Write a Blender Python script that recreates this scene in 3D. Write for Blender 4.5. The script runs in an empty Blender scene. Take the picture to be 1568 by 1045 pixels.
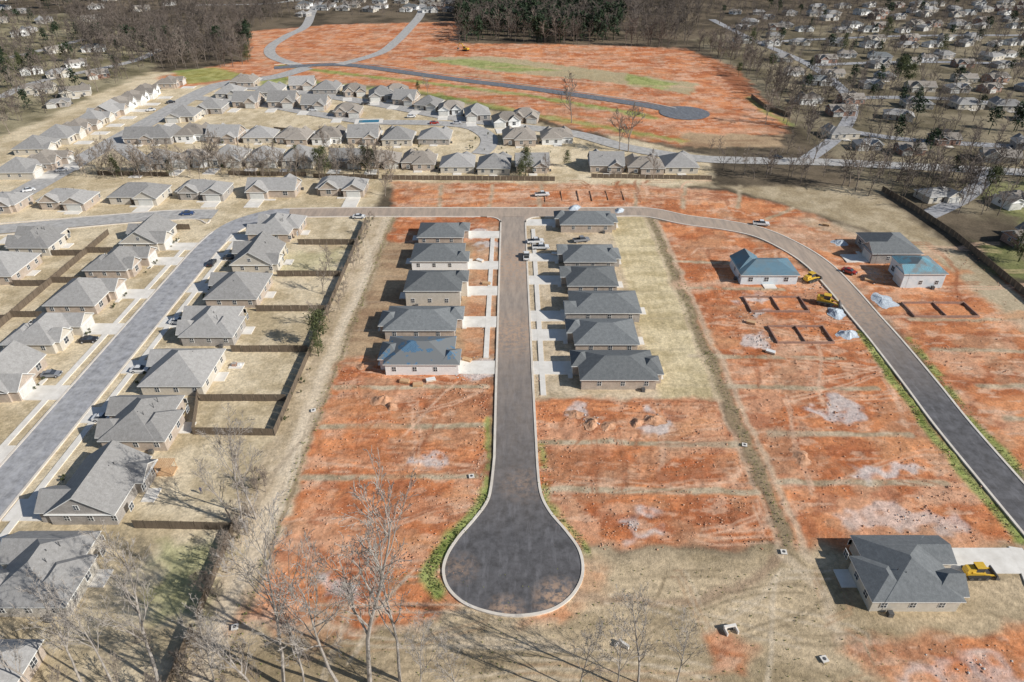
import bpy, math, random
import numpy as np
from mathutils import Vector, Matrix
random.seed(7)
scene=bpy.context.scene
# ------------------------------------------------------------------ survey
H=97.0; F=1045.0; P=math.radians(33.5); SP=math.sin(P); CP=math.cos(P)
def G(u,v):
    """site survey: traced plan point -> ground metres (z=0 plane)"""
    dx=(u-784)/F; dy=(v-522.5)/F
    dep=H/(SP+CP*dy)
    return (dx*dep, dep*(CP-SP*dy))
def GP(l): return [G(*p) for p in l]
# ------------------------------------------------------------------ noise
def vnoise(x,y,s,seed):
    g=np.random.default_rng(seed).random((256,256))
    xs=x/s; ys=y/s
    xi=np.floor(xs).astype(np.int64); yi=np.floor(ys).astype(np.int64)
    fx=xs-xi; fy=ys-yi
    fx=fx*fx*(3-2*fx); fy=fy*fy*(3-2*fy)
    a=g[xi%256,yi%256]; b=g[(xi+1)%256,yi%256]; c=g[xi%256,(yi+1)%256]; d=g[(xi+1)%256,(yi+1)%256]
    return (a*(1-fx)+b*fx)*(1-fy)+(c*(1-fx)+d*fx)*fy
def fbm(x,y,s,seed,o=4):
    t=0;a=1;n=0
    for i in range(o):
        t=t+a*vnoise(x+i*17.3,y-i*9.1,s/(2**i),seed+i); n+=a; a*=.55
    return t/n
def sm(t): 
    t=np.clip(t,0,1); return t*t*(3-2*t)
# ------------------------------------------------------------------ materials
def new_mat(name):
    m=bpy.data.materials.new(name); m.use_nodes=True
    nt=m.node_tree; b=nt.nodes['Principled BSDF']; return m,nt,b
def N(nt,t,**k):
    n=nt.nodes.new(t)
    for a,v in k.items(): setattr(n,a,v)
    return n
def mixc(nt,fac,a,b,mode='MIX'):
    n=N(nt,'ShaderNodeMix',data_type='RGBA',blend_type=mode)
    for idx,val in ((0,fac),(6,a),(7,b)):
        if isinstance(val,bpy.types.NodeSocket): nt.links.new(val,n.inputs[idx])
        elif idx==0: n.inputs[0].default_value=val
        else: n.inputs[idx].default_value=(*val,1)
    return n.outputs[2]
def noise(nt,scale,detail=4,rough=.6,vec=None,sx=(1,1,1)):
    tc=N(nt,'ShaderNodeNewGeometry') if vec is None else None
    mp=N(nt,'ShaderNodeMapping'); mp.inputs['Scale'].default_value=sx
    nt.links.new(tc.outputs['Position'] if vec is None else vec,mp.inputs[0])
    n=N(nt,'ShaderNodeTexNoise'); n.inputs['Scale'].default_value=scale
    n.inputs['Detail'].default_value=detail; n.inputs['Roughness'].default_value=rough
    nt.links.new(mp.outputs[0],n.inputs['Vector']); return n.outputs['Fac']
def ramp(nt,fac,lo,hi,a=0.,b=1.):
    n=N(nt,'ShaderNodeMapRange'); n.inputs[1].default_value=lo; n.inputs[2].default_value=hi
    n.inputs[3].default_value=a; n.inputs[4].default_value=b
    nt.links.new(fac,n.inputs[0]); return n.outputs[0]
def bump(nt,b,h,dist=.05,st=.6):
    n=N(nt,'ShaderNodeBump'); n.inputs['Distance'].default_value=dist; n.inputs['Strength'].default_value=st
    nt.links.new(h,n.inputs['Height']); nt.links.new(n.outputs[0],b.inputs['Normal'])
def grey(nt,s):
    cc=N(nt,'ShaderNodeCombineColor')
    for q in range(3): nt.links.new(s,cc.inputs[q])
    return cc.outputs[0]
def simple(name,c1,c2,scale=2,rough=.8,bd=0,rnd=0.0,sx=(1,1,1),metal=0,det=4):
    m,nt,b=new_mat(name)
    f=noise(nt,scale,det,.65,sx=sx); f=ramp(nt,f,.3,.7)
    c=mixc(nt,f,c1,c2)
    nt.links.new(c,b.inputs['Base Color']); b.inputs['Roughness'].default_value=rough
    b.inputs['Metallic'].default_value=metal
    if bd: bump(nt,b,f,bd)
    return m
def shingle(name,c1,c2):
    m,nt,b=new_mat(name)
    f=ramp(nt,noise(nt,1.2,5,.7),.3,.7)
    f2=ramp(nt,noise(nt,7,3,.75),.3,.7)
    br=N(nt,'ShaderNodeTexBrick'); br.inputs['Scale'].default_value=1.6
    br.inputs['Color1'].default_value=(.85,.85,.85,1); br.inputs['Color2'].default_value=(1.12,1.12,1.12,1)
    br.inputs['Mortar'].default_value=(.75,.75,.75,1); br.inputs['Mortar Size'].default_value=.012
    tc=N(nt,'ShaderNodeTexCoord'); nt.links.new(tc.outputs['Object'],br.inputs['Vector'])
    c=mixc(nt,f,c1,c2); c=mixc(nt,.5,c,br.outputs[0],'MULTIPLY')
    c=mixc(nt,1.,c,grey(nt,ramp(nt,f2,0,1,.86,1.14)),'MULTIPLY')
    oi=N(nt,'ShaderNodeObjectInfo'); v=ramp(nt,oi.outputs['Random'],0,1,.8,1.22)
    c=mixc(nt,1.0,c,grey(nt,v),'MULTIPLY')
    nt.links.new(c,b.inputs['Base Color']); b.inputs['Roughness'].default_value=.9
    return m
def brick(name,c1,c2,mortar):
    m,nt,b=new_mat(name)
    tc=N(nt,'ShaderNodeTexCoord'); sep=N(nt,'ShaderNodeSeparateXYZ'); nt.links.new(tc.outputs['Object'],sep.inputs[0])
    ad=N(nt,'ShaderNodeMath',operation='ADD'); nt.links.new(sep.outputs[0],ad.inputs[0]); nt.links.new(sep.outputs[1],ad.inputs[1])
    cb=N(nt,'ShaderNodeCombineXYZ'); nt.links.new(ad.outputs[0],cb.inputs[0]); nt.links.new(sep.outputs[2],cb.inputs[1])
    br=N(nt,'ShaderNodeTexBrick'); br.inputs['Scale'].default_value=4
    br.inputs['Color1'].default_value=(*c1,1); br.inputs['Color2'].default_value=(*c2,1); br.inputs['Mortar'].default_value=(*mortar,1)
    nt.links.new(cb.outputs[0],br.inputs['Vector'])
    f=ramp(nt,noise(nt,.8,3),.3,.7,.8,1.15)
    c=mixc(nt,1.0,br.outputs[0],grey(nt,f),'MULTIPLY')
    nt.links.new(c,b.inputs['Base Color']); b.inputs['Roughness'].default_value=.9
    return m
M={}
M['roof']=shingle('shingle_grey',(.255,.245,.235),(.355,.345,.335))
M['roofd']=shingle('shingle_slate',(.13,.14,.145),(.195,.205,.21))
M['roofb']=shingle('shingle_brown',(.24,.21,.18),(.33,.295,.26))
M['white']=simple('siding_white',(.70,.70,.70),(.82,.82,.80),1.5,.7)
M['beige']=simple('siding_beige',(.48,.44,.37),(.60,.55,.48),1.5,.7)
M['brick']=brick('brick_tan',(.38,.30,.235),(.48,.39,.32),(.48,.45,.41))
M['brickg']=brick('brick_grey',(.28,.25,.225),(.40,.37,.34),(.44,.42,.40))
M['brickr']=brick('brick_red',(.27,.13,.09),(.36,.20,.14),(.42,.38,.34))
M['trim']=simple('trim_white',(.72,.72,.70),(.8,.8,.78),3,.6)
M['wrap']=simple('house_wrap',(.55,.64,.70),(.76,.79,.81),.5,.6)
M['glass']=simple('window_glass',(.03,.035,.045),(.07,.08,.095),.6,.12)
M['door']=simple('door_dark',(.07,.05,.04),(.11,.08,.06),2,.5)
M['garage']=simple('garage_door',(.55,.54,.50),(.66,.65,.62),1,.6)
M['conc']=simple('concrete',(.64,.60,.54),(.82,.78,.72),.4,.85)
M['kerb']=simple('kerb_concrete',(.60,.53,.45),(.76,.70,.62),.35,.85)
M['wood']=simple('fence_wood',(.09,.07,.05),(.19,.145,.105),1.2,.9,sx=(3,3,.4))
M['woodn']=simple('raw_lumber',(.5,.30,.16),(.62,.42,.24),2,.8)
M['bark']=simple('bark_pale',(.19,.165,.145),(.48,.44,.40),.9,.9)
M['barkm']=simple('bark_mid',(.15,.12,.095),(.35,.295,.25),.6,.9,det=2)
M['barkd']=simple('bark_far',(.085,.07,.06),(.235,.19,.16),.03,.95,det=2)  # far trees: cloud shade over the distance is put into this darker bark colour
M['pine']=simple('pine_foliage',(.012,.028,.014),(.04,.062,.026),.35,.9,det=2)
M['cedar']=simple('cedar_foliage',(.045,.06,.022),(.12,.13,.05),.6,.9,det=2)
M['shrub']=simple('shrub_foliage',(.04,.055,.02),(.12,.12,.05),.8,.9,det=2)
M['tyre']=simple('tyre',(.02,.02,.02),(.035,.035,.035),5,.8)
M['yellow']=simple('machine_yellow',(.60,.37,.03),(.72,.47,.06),2,.45)
M['metal']=simple('steel_dark',(.06,.06,.065),(.12,.12,.12),3,.5)
M['gravel']=simple('gravel_pale',(.34,.40,.46),(.62,.66,.70),2.5,.9,.08)
M['clayp']=simple('clay_pile',(.38,.18,.09),(.64,.38,.24),.9,.95,.1)
M['clod']=simple('clay_clod',(.42,.19,.10),(.66,.43,.30),.2,.95)
M['rubble']=simple('rubble_pale',(.36,.33,.30),(.62,.60,.58),.3,.9)
M['weed']=simple('weeds',(.20,.24,.06),(.38,.36,.15),.3,.9)
M['water']=simple('pool_water',(.03,.16,.24),(.04,.2,.28),1,.08)
M['cloth']=simple('jacket_dark',(.05,.05,.09),(.08,.08,.13),3,.8)
for nm,c in (('paint_white',(.75,.75,.75)),('paint_black',(.03,.03,.035)),('paint_grey',(.25,.26,.28)),('paint_red',(.35,.03,.02)),('paint_blue',(.04,.08,.2)),('paint_silver',(.5,.5,.52))):
    M[nm]=simple(nm,c,tuple(x*.93 for x in c),1,.3)
def underlay(name,ca,cb,lo,hi,sc=.22):
    m,nt,b=new_mat(name)
    tc=N(nt,'ShaderNodeTexCoord'); br=N(nt,'ShaderNodeTexBrick'); br.inputs['Scale'].default_value=.8
    br.inputs['Color1'].default_value=(*ca,1); br.inputs['Color2'].default_value=tuple(x*.8 for x in ca)+(1,); br.inputs['Mortar'].default_value=tuple(min(1,x*1.5) for x in ca)+(1,); br.inputs['Mortar Size'].default_value=.02
    nt.links.new(tc.outputs['Object'],br.inputs['Vector'])
    f=ramp(nt,noise(nt,sc,3),lo,hi); c=mixc(nt,f,cb,br.outputs[0])
    nt.links.new(c,b.inputs['Base Color']); b.inputs['Roughness'].default_value=.75; return m
M['roofblue']=underlay('roof_underlay_blue',(.11,.20,.26),(.15,.19,.21),.35,.55)
M['roofmix']=underlay('roof_part_shingled',(.08,.16,.25),(.17,.18,.185),.55,.57,.3)
M['roofcyan']=underlay('roof_underlay_cyan',(.14,.30,.37),(.18,.21,.22),.42,.55,.3)

def asphalt(name,base,dust,lo=None,hi=None,dmin=0.,dmax=.8,stain=None):
    m,nt,b=new_mat(name)
    n1=ramp(nt,noise(nt,.22,5,.72,sx=(2.8,.45,1)),.35,.65)
    c=mixc(nt,ramp(nt,noise(nt,.5,5,.7),.36,.64),tuple(x*.70 for x in base),tuple(x*1.5 for x in base))
    st=ramp(nt,noise(nt,.35,5,.7,sx=(2.2,.5,1)),.52,.68,0,.5); c=mixc(nt,st,c,tuple(min(.5,x*2.4) for x in base))
    if lo is not None:
        g=N(nt,'ShaderNodeNewGeometry'); s=N(nt,'ShaderNodeSeparateXYZ'); nt.links.new(g.outputs['Position'],s.inputs[0])
        d=ramp(nt,s.outputs[1],lo,hi,dmin,dmax)
        k=N(nt,'ShaderNodeMath',operation='MULTIPLY_ADD'); nt.links.new(n1,k.inputs[0]); k.inputs[1].default_value=.5; k.inputs[2].default_value=.65
        q=N(nt,'ShaderNodeMath',operation='MULTIPLY',use_clamp=True); nt.links.new(d,q.inputs[0]); nt.links.new(k.outputs[0],q.inputs[1])
        c=mixc(nt,q.outputs[0],c,dust)
    else:
        c=mixc(nt,ramp(nt,n1,0,1,dmin,dmax),c,dust)
    if stain:
        g=N(nt,'ShaderNodeNewGeometry')
        for (px_,py_,r_,a_) in stain:
            d=N(nt,'ShaderNodeVectorMath',operation='DISTANCE'); nt.links.new(g.outputs['Position'],d.inputs[0]); d.inputs[1].default_value=(px_,py_,0)
            f=ramp(nt,d.outputs['Value'],r_,0,0,a_); q=N(nt,'ShaderNodeMath',operation='MULTIPLY',use_clamp=True); nt.links.new(f,q.inputs[0])
            nt.links.new(ramp(nt,noise(nt,.9,5,.7),.42,.58),q.inputs[1]); c=mixc(nt,q.outputs[0],c,(.50,.33,.22))
    nt.links.new(c,b.inputs['Base Color']); b.inputs['Roughness'].default_value=.85
    return m
M['asp_c']=asphalt('asphalt_new_dusty',(.085,.083,.088),(.42,.34,.275),82,172,.03,.90,[(7.5,70,5,1.2),(-1,67.5,4,.9),(-9,76,4,.5),(2,96,6,.4),(0,150,14,.9),(2,190,20,.9)])
M['asp_r']=asphalt('asphalt_curve',(.085,.085,.092),(.46,.36,.28),120,185,.04,.95,[(66,178,30,1.0),(90,165,22,.8)])
M['asp_old']=asphalt('asphalt_old',(.29,.29,.305),(.42,.41,.40),None,None,.0,.5)
M['asp_far']=asphalt('asphalt_far',(.12,.13,.15),(.2,.2,.2),None,None,.0,.5)
M['asp_lt']=asphalt('asphalt_light',(.34,.33,.32),(.50,.47,.43),None,None,.1,.6)
# ------------------------------------------------------------------ mesh builder
class MB:
    def __init__(s): s.v=[];s.f=[];s.m=[];s.mats=[]
    def mi(s,k):
        if k not in s.mats: s.mats.append(k)
        return s.mats.index(k)
    def face(s,pts,k):
        n=len(s.v); s.v+= [tuple(p) for p in pts]; s.f.append(tuple(range(n,n+len(pts)))); s.m.append(s.mi(k))
    def box(s,x0,y0,z0,x1,y1,z1,k):
        s.hexa([(x0,y0,z0),(x1,y0,z0),(x1,y1,z0),(x0,y1,z0),(x0,y0,z1),(x1,y0,z1),(x1,y1,z1),(x0,y1,z1)],k)
    def hexa(s,p,k):
        n=len(s.v); s.v+=[tuple(q) for q in p]
        for q in ((3,2,1,0),(4,5,6,7),(0,1,5,4),(1,2,6,5),(2,3,7,6),(3,0,4,7)):
            s.f.append(tuple(n+i for i in q)); s.m.append(s.mi(k))
    def cyl(s,c,r,h,axis,k,n=12):
        a=len(s.v)
        for t in (0,1):
            for i in range(n):
                an=2*math.pi*i/n; p=[r*math.cos(an),r*math.sin(an)]
                o=h*t
                if axis=='x': q=(c[0]+o,c[1]+p[0],c[2]+p[1])
                elif axis=='y': q=(c[0]+p[0],c[1]+o,c[2]+p[1])
                else: q=(c[0]+p[0],c[1]+p[1],c[2]+o)
                s.v.append(q)
        for i in range(n):
            j=(i+1)%n; s.f.append((a+i,a+j,a+n+j,a+n+i)); s.m.append(s.mi(k))
        s.f.append(tuple(a+i for i in range(n))[::-1]); s.m.append(s.mi(k))
        s.f.append(tuple(a+n+i for i in range(n))); s.m.append(s.mi(k))
    def tube(s,pts,rad,k,n):
        base=len(s.v); L=len(pts)
        for i,p in enumerate(pts):
            d=(pts[min(i+1,L-1)]-pts[max(i-1,0)]).normalized()
            a=d.orthogonal().normalized() if i==0 else (a-d*a.dot(d)).normalized()
            b=d.cross(a)
            for j in range(n):
                t=2*math.pi*j/n; q=p+(a*math.cos(t)+b*math.sin(t))*rad[i]; s.v.append((q.x,q.y,q.z))
        mi=s.mi(k)
        for i in range(L-1):
            for j in range(n):
                j2=(j+1)%n; s.f.append((base+i*n+j,base+i*n+j2,base+(i+1)*n+j2,base+(i+1)*n+j)); s.m.append(mi)
    def mesh(s,name):
        me=bpy.data.meshes.new(name); me.from_pydata(s.v,[],s.f)
        for k in s.mats: me.materials.append(M[k])
        me.polygons.foreach_set('material_index',s.m); me.update(); return me
    def obj(s,name,loc=(0,0,0),rz=0):
        o=bpy.data.objects.new(name,s.mesh(name)); o.location=loc; o.rotation_euler=(0,0,rz)
        scene.collection.objects.link(o)
        return o
def put(me,name,loc,rz=0,sc=1):
    o=bpy.data.objects.new(name,me); o.location=loc; o.rotation_euler=(0,0,rz)
    o.scale=(sc,sc,sc) if not isinstance(sc,tuple) else sc
    scene.collection.objects.link(o); return o
def np_mesh(name,V,Fc,mat,smooth=False):
    me=bpy.data.meshes.new(name); n=Fc.shape[1]
    me.vertices.add(len(V)); me.vertices.foreach_set('co',V.astype(np.float32).ravel())
    me.loops.add(Fc.size); me.loops.foreach_set('vertex_index',Fc.astype(np.int32).ravel())
    me.polygons.add(len(Fc)); me.polygons.foreach_set('loop_start',np.arange(0,Fc.size,n,dtype=np.int32))
    me.update(calc_edges=True); me.materials.append(mat)
    if smooth: me.polygons.foreach_set('use_smooth',np.ones(len(Fc),dtype=bool))
    o=bpy.data.objects.new(name,me); scene.collection.objects.link(o); return o
def scatter(name,temps,pts,mat):
    """one merged mesh of many copies. pts rows x,y,z,scale,rot"""
    Vs=[];Fs=[];off=0
    pts=np.array(pts,dtype=float)
    which=np.random.default_rng(len(pts)).integers(0,len(temps),len(pts))
    for t,(tv,tf) in enumerate(temps):
        p=pts[which==t]
        if len(p)==0: continue
        c=np.cos(p[:,4])[:,None]; s=np.sin(p[:,4])[:,None]
        x=(tv[None,:,0]*c-tv[None,:,1]*s)*p[:,3:4]+p[:,0:1]
        y=(tv[None,:,0]*s+tv[None,:,1]*c)*p[:,3:4]+p[:,1:2]
        z=tv[None,:,2]*p[:,3:4]+p[:,2:3]
        V=np.stack([x,y,z],-1).reshape(-1,3)
        f=(tf[None]+(np.arange(len(p))*len(tv))[:,None,None]).reshape(-1,tf.shape[1])+off
        Vs.append(V);Fs.append(f);off+=len(V)
    return np_mesh(name,np.concatenate(Vs),np.concatenate(Fs),mat)
def inpoly(px,py,poly):
    r=np.zeros(px.shape,bool); n=len(poly)
    for i in range(n):
        x1,y1=poly[i]; x2,y2=poly[(i+1)%n]
        if y1==y2: continue
        c=((y1>py)!=(y2>py))&(px<(x2-x1)*(py-y1)/(y2-y1)+x1); r^=c
    return r
def segdist(px,py,poly,closed):
    d=np.full(px.shape,1e9); n=len(poly)
    for i in range(n if closed else n-1):
        x1,y1=poly[i]; x2,y2=poly[(i+1)%n]
        L=(x2-x1)**2+(y2-y1)**2+1e-9
        t=np.clip(((px-x1)*(x2-x1)+(py-y1)*(y2-y1))/L,0,1)
        d=np.minimum(d,(px-x1-t*(x2-x1))**2+(py-y1-t*(y2-y1))**2)
    return np.sqrt(d)
def smooth(pts,n=8):
    out=[]; P_=[pts[0]]+list(pts)+[pts[-1]]
    for i in range(1,len(P_)-2):
        p0,p1,p2,p3=[np.array(q,float) for q in P_[i-1:i+3]]
        for k in range(n):
            t=k/n
            out.append(tuple(.5*((2*p1)+(-p0+p2)*t+(2*p0-5*p1+4*p2-p3)*t*t+(-p0+3*p1-3*p2+p3)*t**3)))
    out.append(tuple(pts[-1])); return out
# ------------------------------------------------------------------ GROUND
def axis(lim,fine,f0,g,a0=0):
    out=[a0]; x=a0
    while x<lim:
        st=f0 if x<fine else f0+(x-fine)*g
        if x>750: st=f0+(x-fine)*g+(x-750)*.12
        x+=st; out.append(x)
    return np.array(out)
ax=axis(6000,80,.38,.008); X=np.concatenate([-ax[:0:-1],ax])
ay=axis(7000,135,.34,.006,40); Y=np.concatenate([np.array([-3000,-1500,-600,-200,-60,0,20,30,35,38]),ay])
gx,gy=np.meshgrid(X,Y); gx=gx.ravel(); gy=gy.ravel()
C=np.zeros((len(gx),3)); K=np.zeros(len(gx))
n_big=fbm(gx,gy,60,11); n_mid=fbm(gx,gy,14,21); n_sm=fbm(gx,gy,3.2,31); n_x=fbm(gx/4,gy,3,41); n_fine=vnoise(gx,gy,.9,51)
wx=(fbm(gx,gy,5,61,3)-.5); wy=(fbm(gx,gy,5,71,3)-.5)
def lerp(a,b,t): return np.array(a)[None]*(1-t[:,None])+np.array(b)[None]*t[:,None]
woodf=lerp((.09,.072,.05),(.185,.145,.10),sm((n_mid-.3)/.4))  # woodland floor, colour darkened to stand in for far cloud shade
lawn=lerp((.48,.385,.245),(.70,.585,.41),sm((n_mid*.5+n_sm*.5-.33)/.34))
dirt=lerp((.46,.36,.235),(.65,.53,.38),sm((n_mid*.5+n_sm*.5-.33)/.34))
olive=lerp((.33,.255,.155),(.56,.44,.29),sm((n_mid*.6+n_x*.4-.33)/.34))
brown=lerp((.33,.215,.13),(.50,.36,.225),sm((n_mid*.5+n_x*.5-.33)/.34))
straw=lerp((.50,.405,.235),(.72,.60,.385),sm((n_x*.6+n_sm*.4-.33)/.34))
clay=lerp((.46,.15,.06),(.68,.285,.13),sm((n_mid*.5+n_x*.5-.32)/.36))
t=sm((fbm(gx,gy*1.6,9,81)-.50)/.14)*.6; clay=clay*(1-t[:,None])+np.array((.70,.41,.26))*t[:,None]
t=sm((fbm(gx,gy*2,6,91)-.55)/.1)*.6; clay=clay*(1-t[:,None])+np.array((.36,.125,.06))*t[:,None]
t=sm((fbm(gx,gy*1.2,11,98)-.56)/.1)*.45; clay=clay*(1-t[:,None])+np.array((.46,.28,.17))*t[:,None]
t=sm((fbm(gx/2,gy*1.3,2.4,95)-.59)/.1)*.5; clay=clay*(1-t[:,None])+np.array((.74,.50,.35))*t[:,None]
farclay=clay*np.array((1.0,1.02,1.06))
green=lerp((.20,.26,.06),(.37,.41,.14),sm((n_sm-.3)/.4))
C[:]=woodf
def zone(poly,col,soft=1.,warp=3.,amt=1.,k=None,px=True):
    poly=GP(poly) if px else poly
    a=np.array(poly); m=warp+soft+2
    idx=np.where((gx>a[:,0].min()-m)&(gx<a[:,0].max()+m)&(gy>a[:,1].min()-m)&(gy<a[:,1].max()+m))[0]
    if len(idx)==0: return
    x=gx[idx]+wx[idx]*warp*2; y=gy[idx]+wy[idx]*warp*2
    ins=inpoly(x,y,poly); d=segdist(x,y,poly,True); sd=np.where(ins,d,-d)
    w=sm(sd/soft*.5+.5)*amt
    c=col[idx] if isinstance(col,np.ndarray) else np.array(col)[None]
    C[idx]=C[idx]*(1-w[:,None])+c*w[:,None]
    if k is not None: K[idx]=K[idx]*(1-w)+k*w
def line(pts,width,col,soft=.5,warp=1.,amt=1.,px=True,k=None,brk=0):
    pts=GP(pts) if px else pts
    a=np.array(pts); m=warp+soft+width+1
    idx=np.where((gx>a[:,0].min()-m)&(gx<a[:,0].max()+m)&(gy>a[:,1].min()-m)&(gy<a[:,1].max()+m))[0]
    if len(idx)==0: return
    x=gx[idx]+wx[idx]*warp*2; y=gy[idx]+wy[idx]*warp*2
    w=sm((width/2-segdist(x,y,pts,False))/soft*.5+.5)*amt
    if brk: w=w*sm((n_sm[idx]+n_mid[idx]*.6-brk)/.15)
    c=col[idx] if isinstance(col,np.ndarray) else np.array(col)[None]
    C[idx]=C[idx]*(1-w[:,None])+c*w[:,None]
    if k is not None: K[idx]=K[idx]*(1-w)+k*w
R=lambda x0,y0,x1,y1:[(x0,y0),(x1,y0),(x1,y1),(x0,y1)]
zone(R(-420,-50,-50,330),lawn,2,2,px=False)
zone([(-300,345),(-100,250),(60,170),(230,108),(340,118),(520,128),(700,155),(880,205),(1090,250),(1095,285),(580,285),(560,330)],lawn*1.05,3,4)
zone([(1060,60),(1200,40),(1568,30),(2200,60),(2200,420),(1568,345),(1330,290),(1230,200)],lerp((.15,.125,.08),(.30,.25,.17),sm((n_mid-.3)/.4)),4,6)
zone([(-500,250),(-500,60),(100,20),(230,60),(240,105),(0,210)],lerp((.18,.155,.09),(.36,.31,.20),sm((n_mid-.3)/.4)),4,6)
zone(R(-50,20,110,80),olive,3,3,px=False)
zone(R(-51,20,-41.5,229),dirt,1,1.5,px=False)
zone(R(-42,136,-4,229),brown,1.5,2,px=False,k=.3)
zone(R(-42,70,-4,139),clay,1.5,3,px=False,k=1)
zone(R(-42,206,-4,229),clay,1.5,3,px=False,k=1)
zone([(420,860),(680,850),(690,930),(640,950),(560,965),(400,975),(350,960)],clay,2,4,k=1)
zone(R(-13,140,-4,205),clay,1.5,2,.6,px=False,k=.6)
zone(R(4,122,50,229),dirt,1.5,1,px=False)
zone(R(34,122,48,228),straw,1,.6,px=False)
zone(R(4,81,47.5,123),clay,1.2,2,px=False,k=1)
zone([(890,870),(940,865),(930,900),(880,950),(800,955),(880,930)],clay,2,3,.5,k=.6)
zone([(1008,338),(1120,352),(1205,385),(1255,430),(1330,520),(1420,640),(1560,828),(1540,838),(1212,842),(1150,700),(1060,470)],clay,1.5,2,k=1)
zone([(1205,850),(1560,835),(1568,980),(1300,975),(1240,920)],olive,3,3)
zone([(1290,985),(1420,975),(1568,960),(1800,960),(1800,1200),(1380,1060)],clay,1.5,3,k=1)
zone([(600,278),(960,283),(1110,292),(1240,325),(1315,360),(1430,385),(1568,495),(1900,750),(1568,722),(1490,650),(1385,515),(1320,450),(1290,420),(1200,365),(1100,338),(960,322),(600,320)],clay*np.array((1.0,1.06,1.1)),1.5,2,k=1)
zone([(1568,722),(1900,760),(2100,1000),(1700,1100),(1575,840),(1568,780)],olive,2,3)
zone([(1105,285),(1290,285),(1340,295),(1568,455),(1900,680),(1900,760),(1568,505),(1430,395),(1330,350),(1230,322)],dirt*np.array((.78,.78,.74)),2,2)
zone([(1215,332),(1290,340),(1400,380),(1430,395),(1330,372),(1250,350)],dirt,2,3,.6)
zone([(930,205),(1090,240),(1090,255),(960,235)],lawn,2,2)
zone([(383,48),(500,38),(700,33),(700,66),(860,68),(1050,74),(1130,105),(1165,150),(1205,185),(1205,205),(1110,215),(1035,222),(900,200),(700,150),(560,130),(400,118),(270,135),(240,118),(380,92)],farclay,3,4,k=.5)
zone([(640,88),(760,86),(1070,128),(1060,144),(900,122),(740,108)],(.44,.39,.24),2,4,.85)
zone([(655,93),(720,90),(860,108),(780,110)],green,2,3,.75)
zone([(960,113),(1040,128),(1010,138),(960,128)],green,2,3,.8)
zone([(1090,100),(1140,120),(1160,140),(1120,135)],(.27,.10,.05),2,4,.8)
zone([(1040,205),(1200,205),(1200,225),(1060,225)],brown,2,4)
line([(430,100),(520,112),(640,125),(800,145),(950,170),(1000,180)],6,green,2,3,.9)
line([(440,120),(560,135),(640,140),(840,180),(1040,215)],6,green,3,4,.8)
line([(1150,150),(1180,175),(1210,190)],5,green,2,3,.7)
zone([(265,108),(330,103),(390,118),(290,128)],green,2,3,.8)
zone([(395,120),(440,118),(440,135),(400,132)],green,2,3,.8)
for vv in (80,84,112): line([(720,vv),(900,vv+14),(1060,vv+22)],2.5,(.74,.48,.33),1.5,3,.6)
rr=random.Random(5)
for i in range(26):
    u=rr.uniform(560,1000); v=76+(u-560)*.14+rr.uniform(-4,70)*(.5+.5*(u-500)/500); line([(u,v),(u+rr.uniform(40,120),v+rr.uniform(2,14))],rr.uniform(1.5,4),rr.choice([(.70,.42,.27),(.40,.15,.07),(.50,.40,.25)]),1.5,4,.5)
strip=lerp((.36,.29,.19),(.58,.48,.34),sm((n_sm-.3)/.4))
for y in (113,97.8,127): line([(-41,y),(-6,y+.5)],1.6,strip,.4,.7,.95,px=False,k=.2,brk=.38)
for y in (108,94.2): line([(6,y+.3),(47,y-.3)],1.7,strip,.4,.7,.95,px=False,k=.2,brk=.38)
for x0,x1,v in ((1180,1395,663),(1195,1450,737),(1110,1345,592),(1060,1290,545),(1045,1200,440),(1025,1150,400)): line([(x0,v),(x1,v+3)],1.7,strip,.4,.7,.9,k=.2,brk=.42)
for x in (672,750,825,972,1045,1130): line([(x,318),(x+4,283)],1.5,strip,.7,.8,.85)
for q in (((1430,535),(1568,537)),((1395,488),(1568,490)),((1175,335),(1215,318)),((1500,590),(1568,590)),((1540,640),(1568,642))): line(q,1.6,strip,.6,.8,.85)
for y in np.arange(128,228,15.0): 
    line([(34,y),(48,y)],.8,(.40,.33,.22),.5,.5,.4,px=False)
    line([(-41,y+9),(-33,y+9)],.8,(.48,.37,.26),.5,.5,.5,px=False)
s=np.where((gx>33)&(gx<48)&(gy>120)&(gy<228),.5+.5*np.sin(gx*2.6+wx*3),.5); C*= (1+.05*(s-.5)*2)[:,None]
m_=sm((78-gy)/6)*sm((gx+45)/8); s=np.sin((np.hypot(gx-20,gy-10))*3.0+wx*5)*m_*sm((n_mid-.4)/.15); C*=(1+.10*s)[:,None]
line([(49.3,78),(49.3,228)],2.6,(.31,.24,.15),.7,1.2,.9,px=False)
line([(51.8,78),(51.2,228)],1.4,(.62,.49,.35),.5,1,.7,px=False)
line([(47.2,78),(47.2,228)],.9,(.58,.45,.32),.5,1,.6,px=False)
line([(-46,40),(-44.8,228)],2.6,(.72,.60,.45),.8,1,.7,px=False)
line([(-43,40),(-42.3,228)],.8,(.28,.21,.13),.4,.8,.8,px=False)
line([(860,900),(1000,925),(1130,905),(1200,860)],1.6,(.36,.25,.17),.7,1.5,.7)
line([(1205,850),(1250,900),(1290,975)],2,(.62,.50,.36),.7,1.5,.7)
line([(350,960),(640,960),(700,985),(860,990)],1.2,(.64,.52,.38),.7,2,.6)
rr=random.Random(3)
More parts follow.
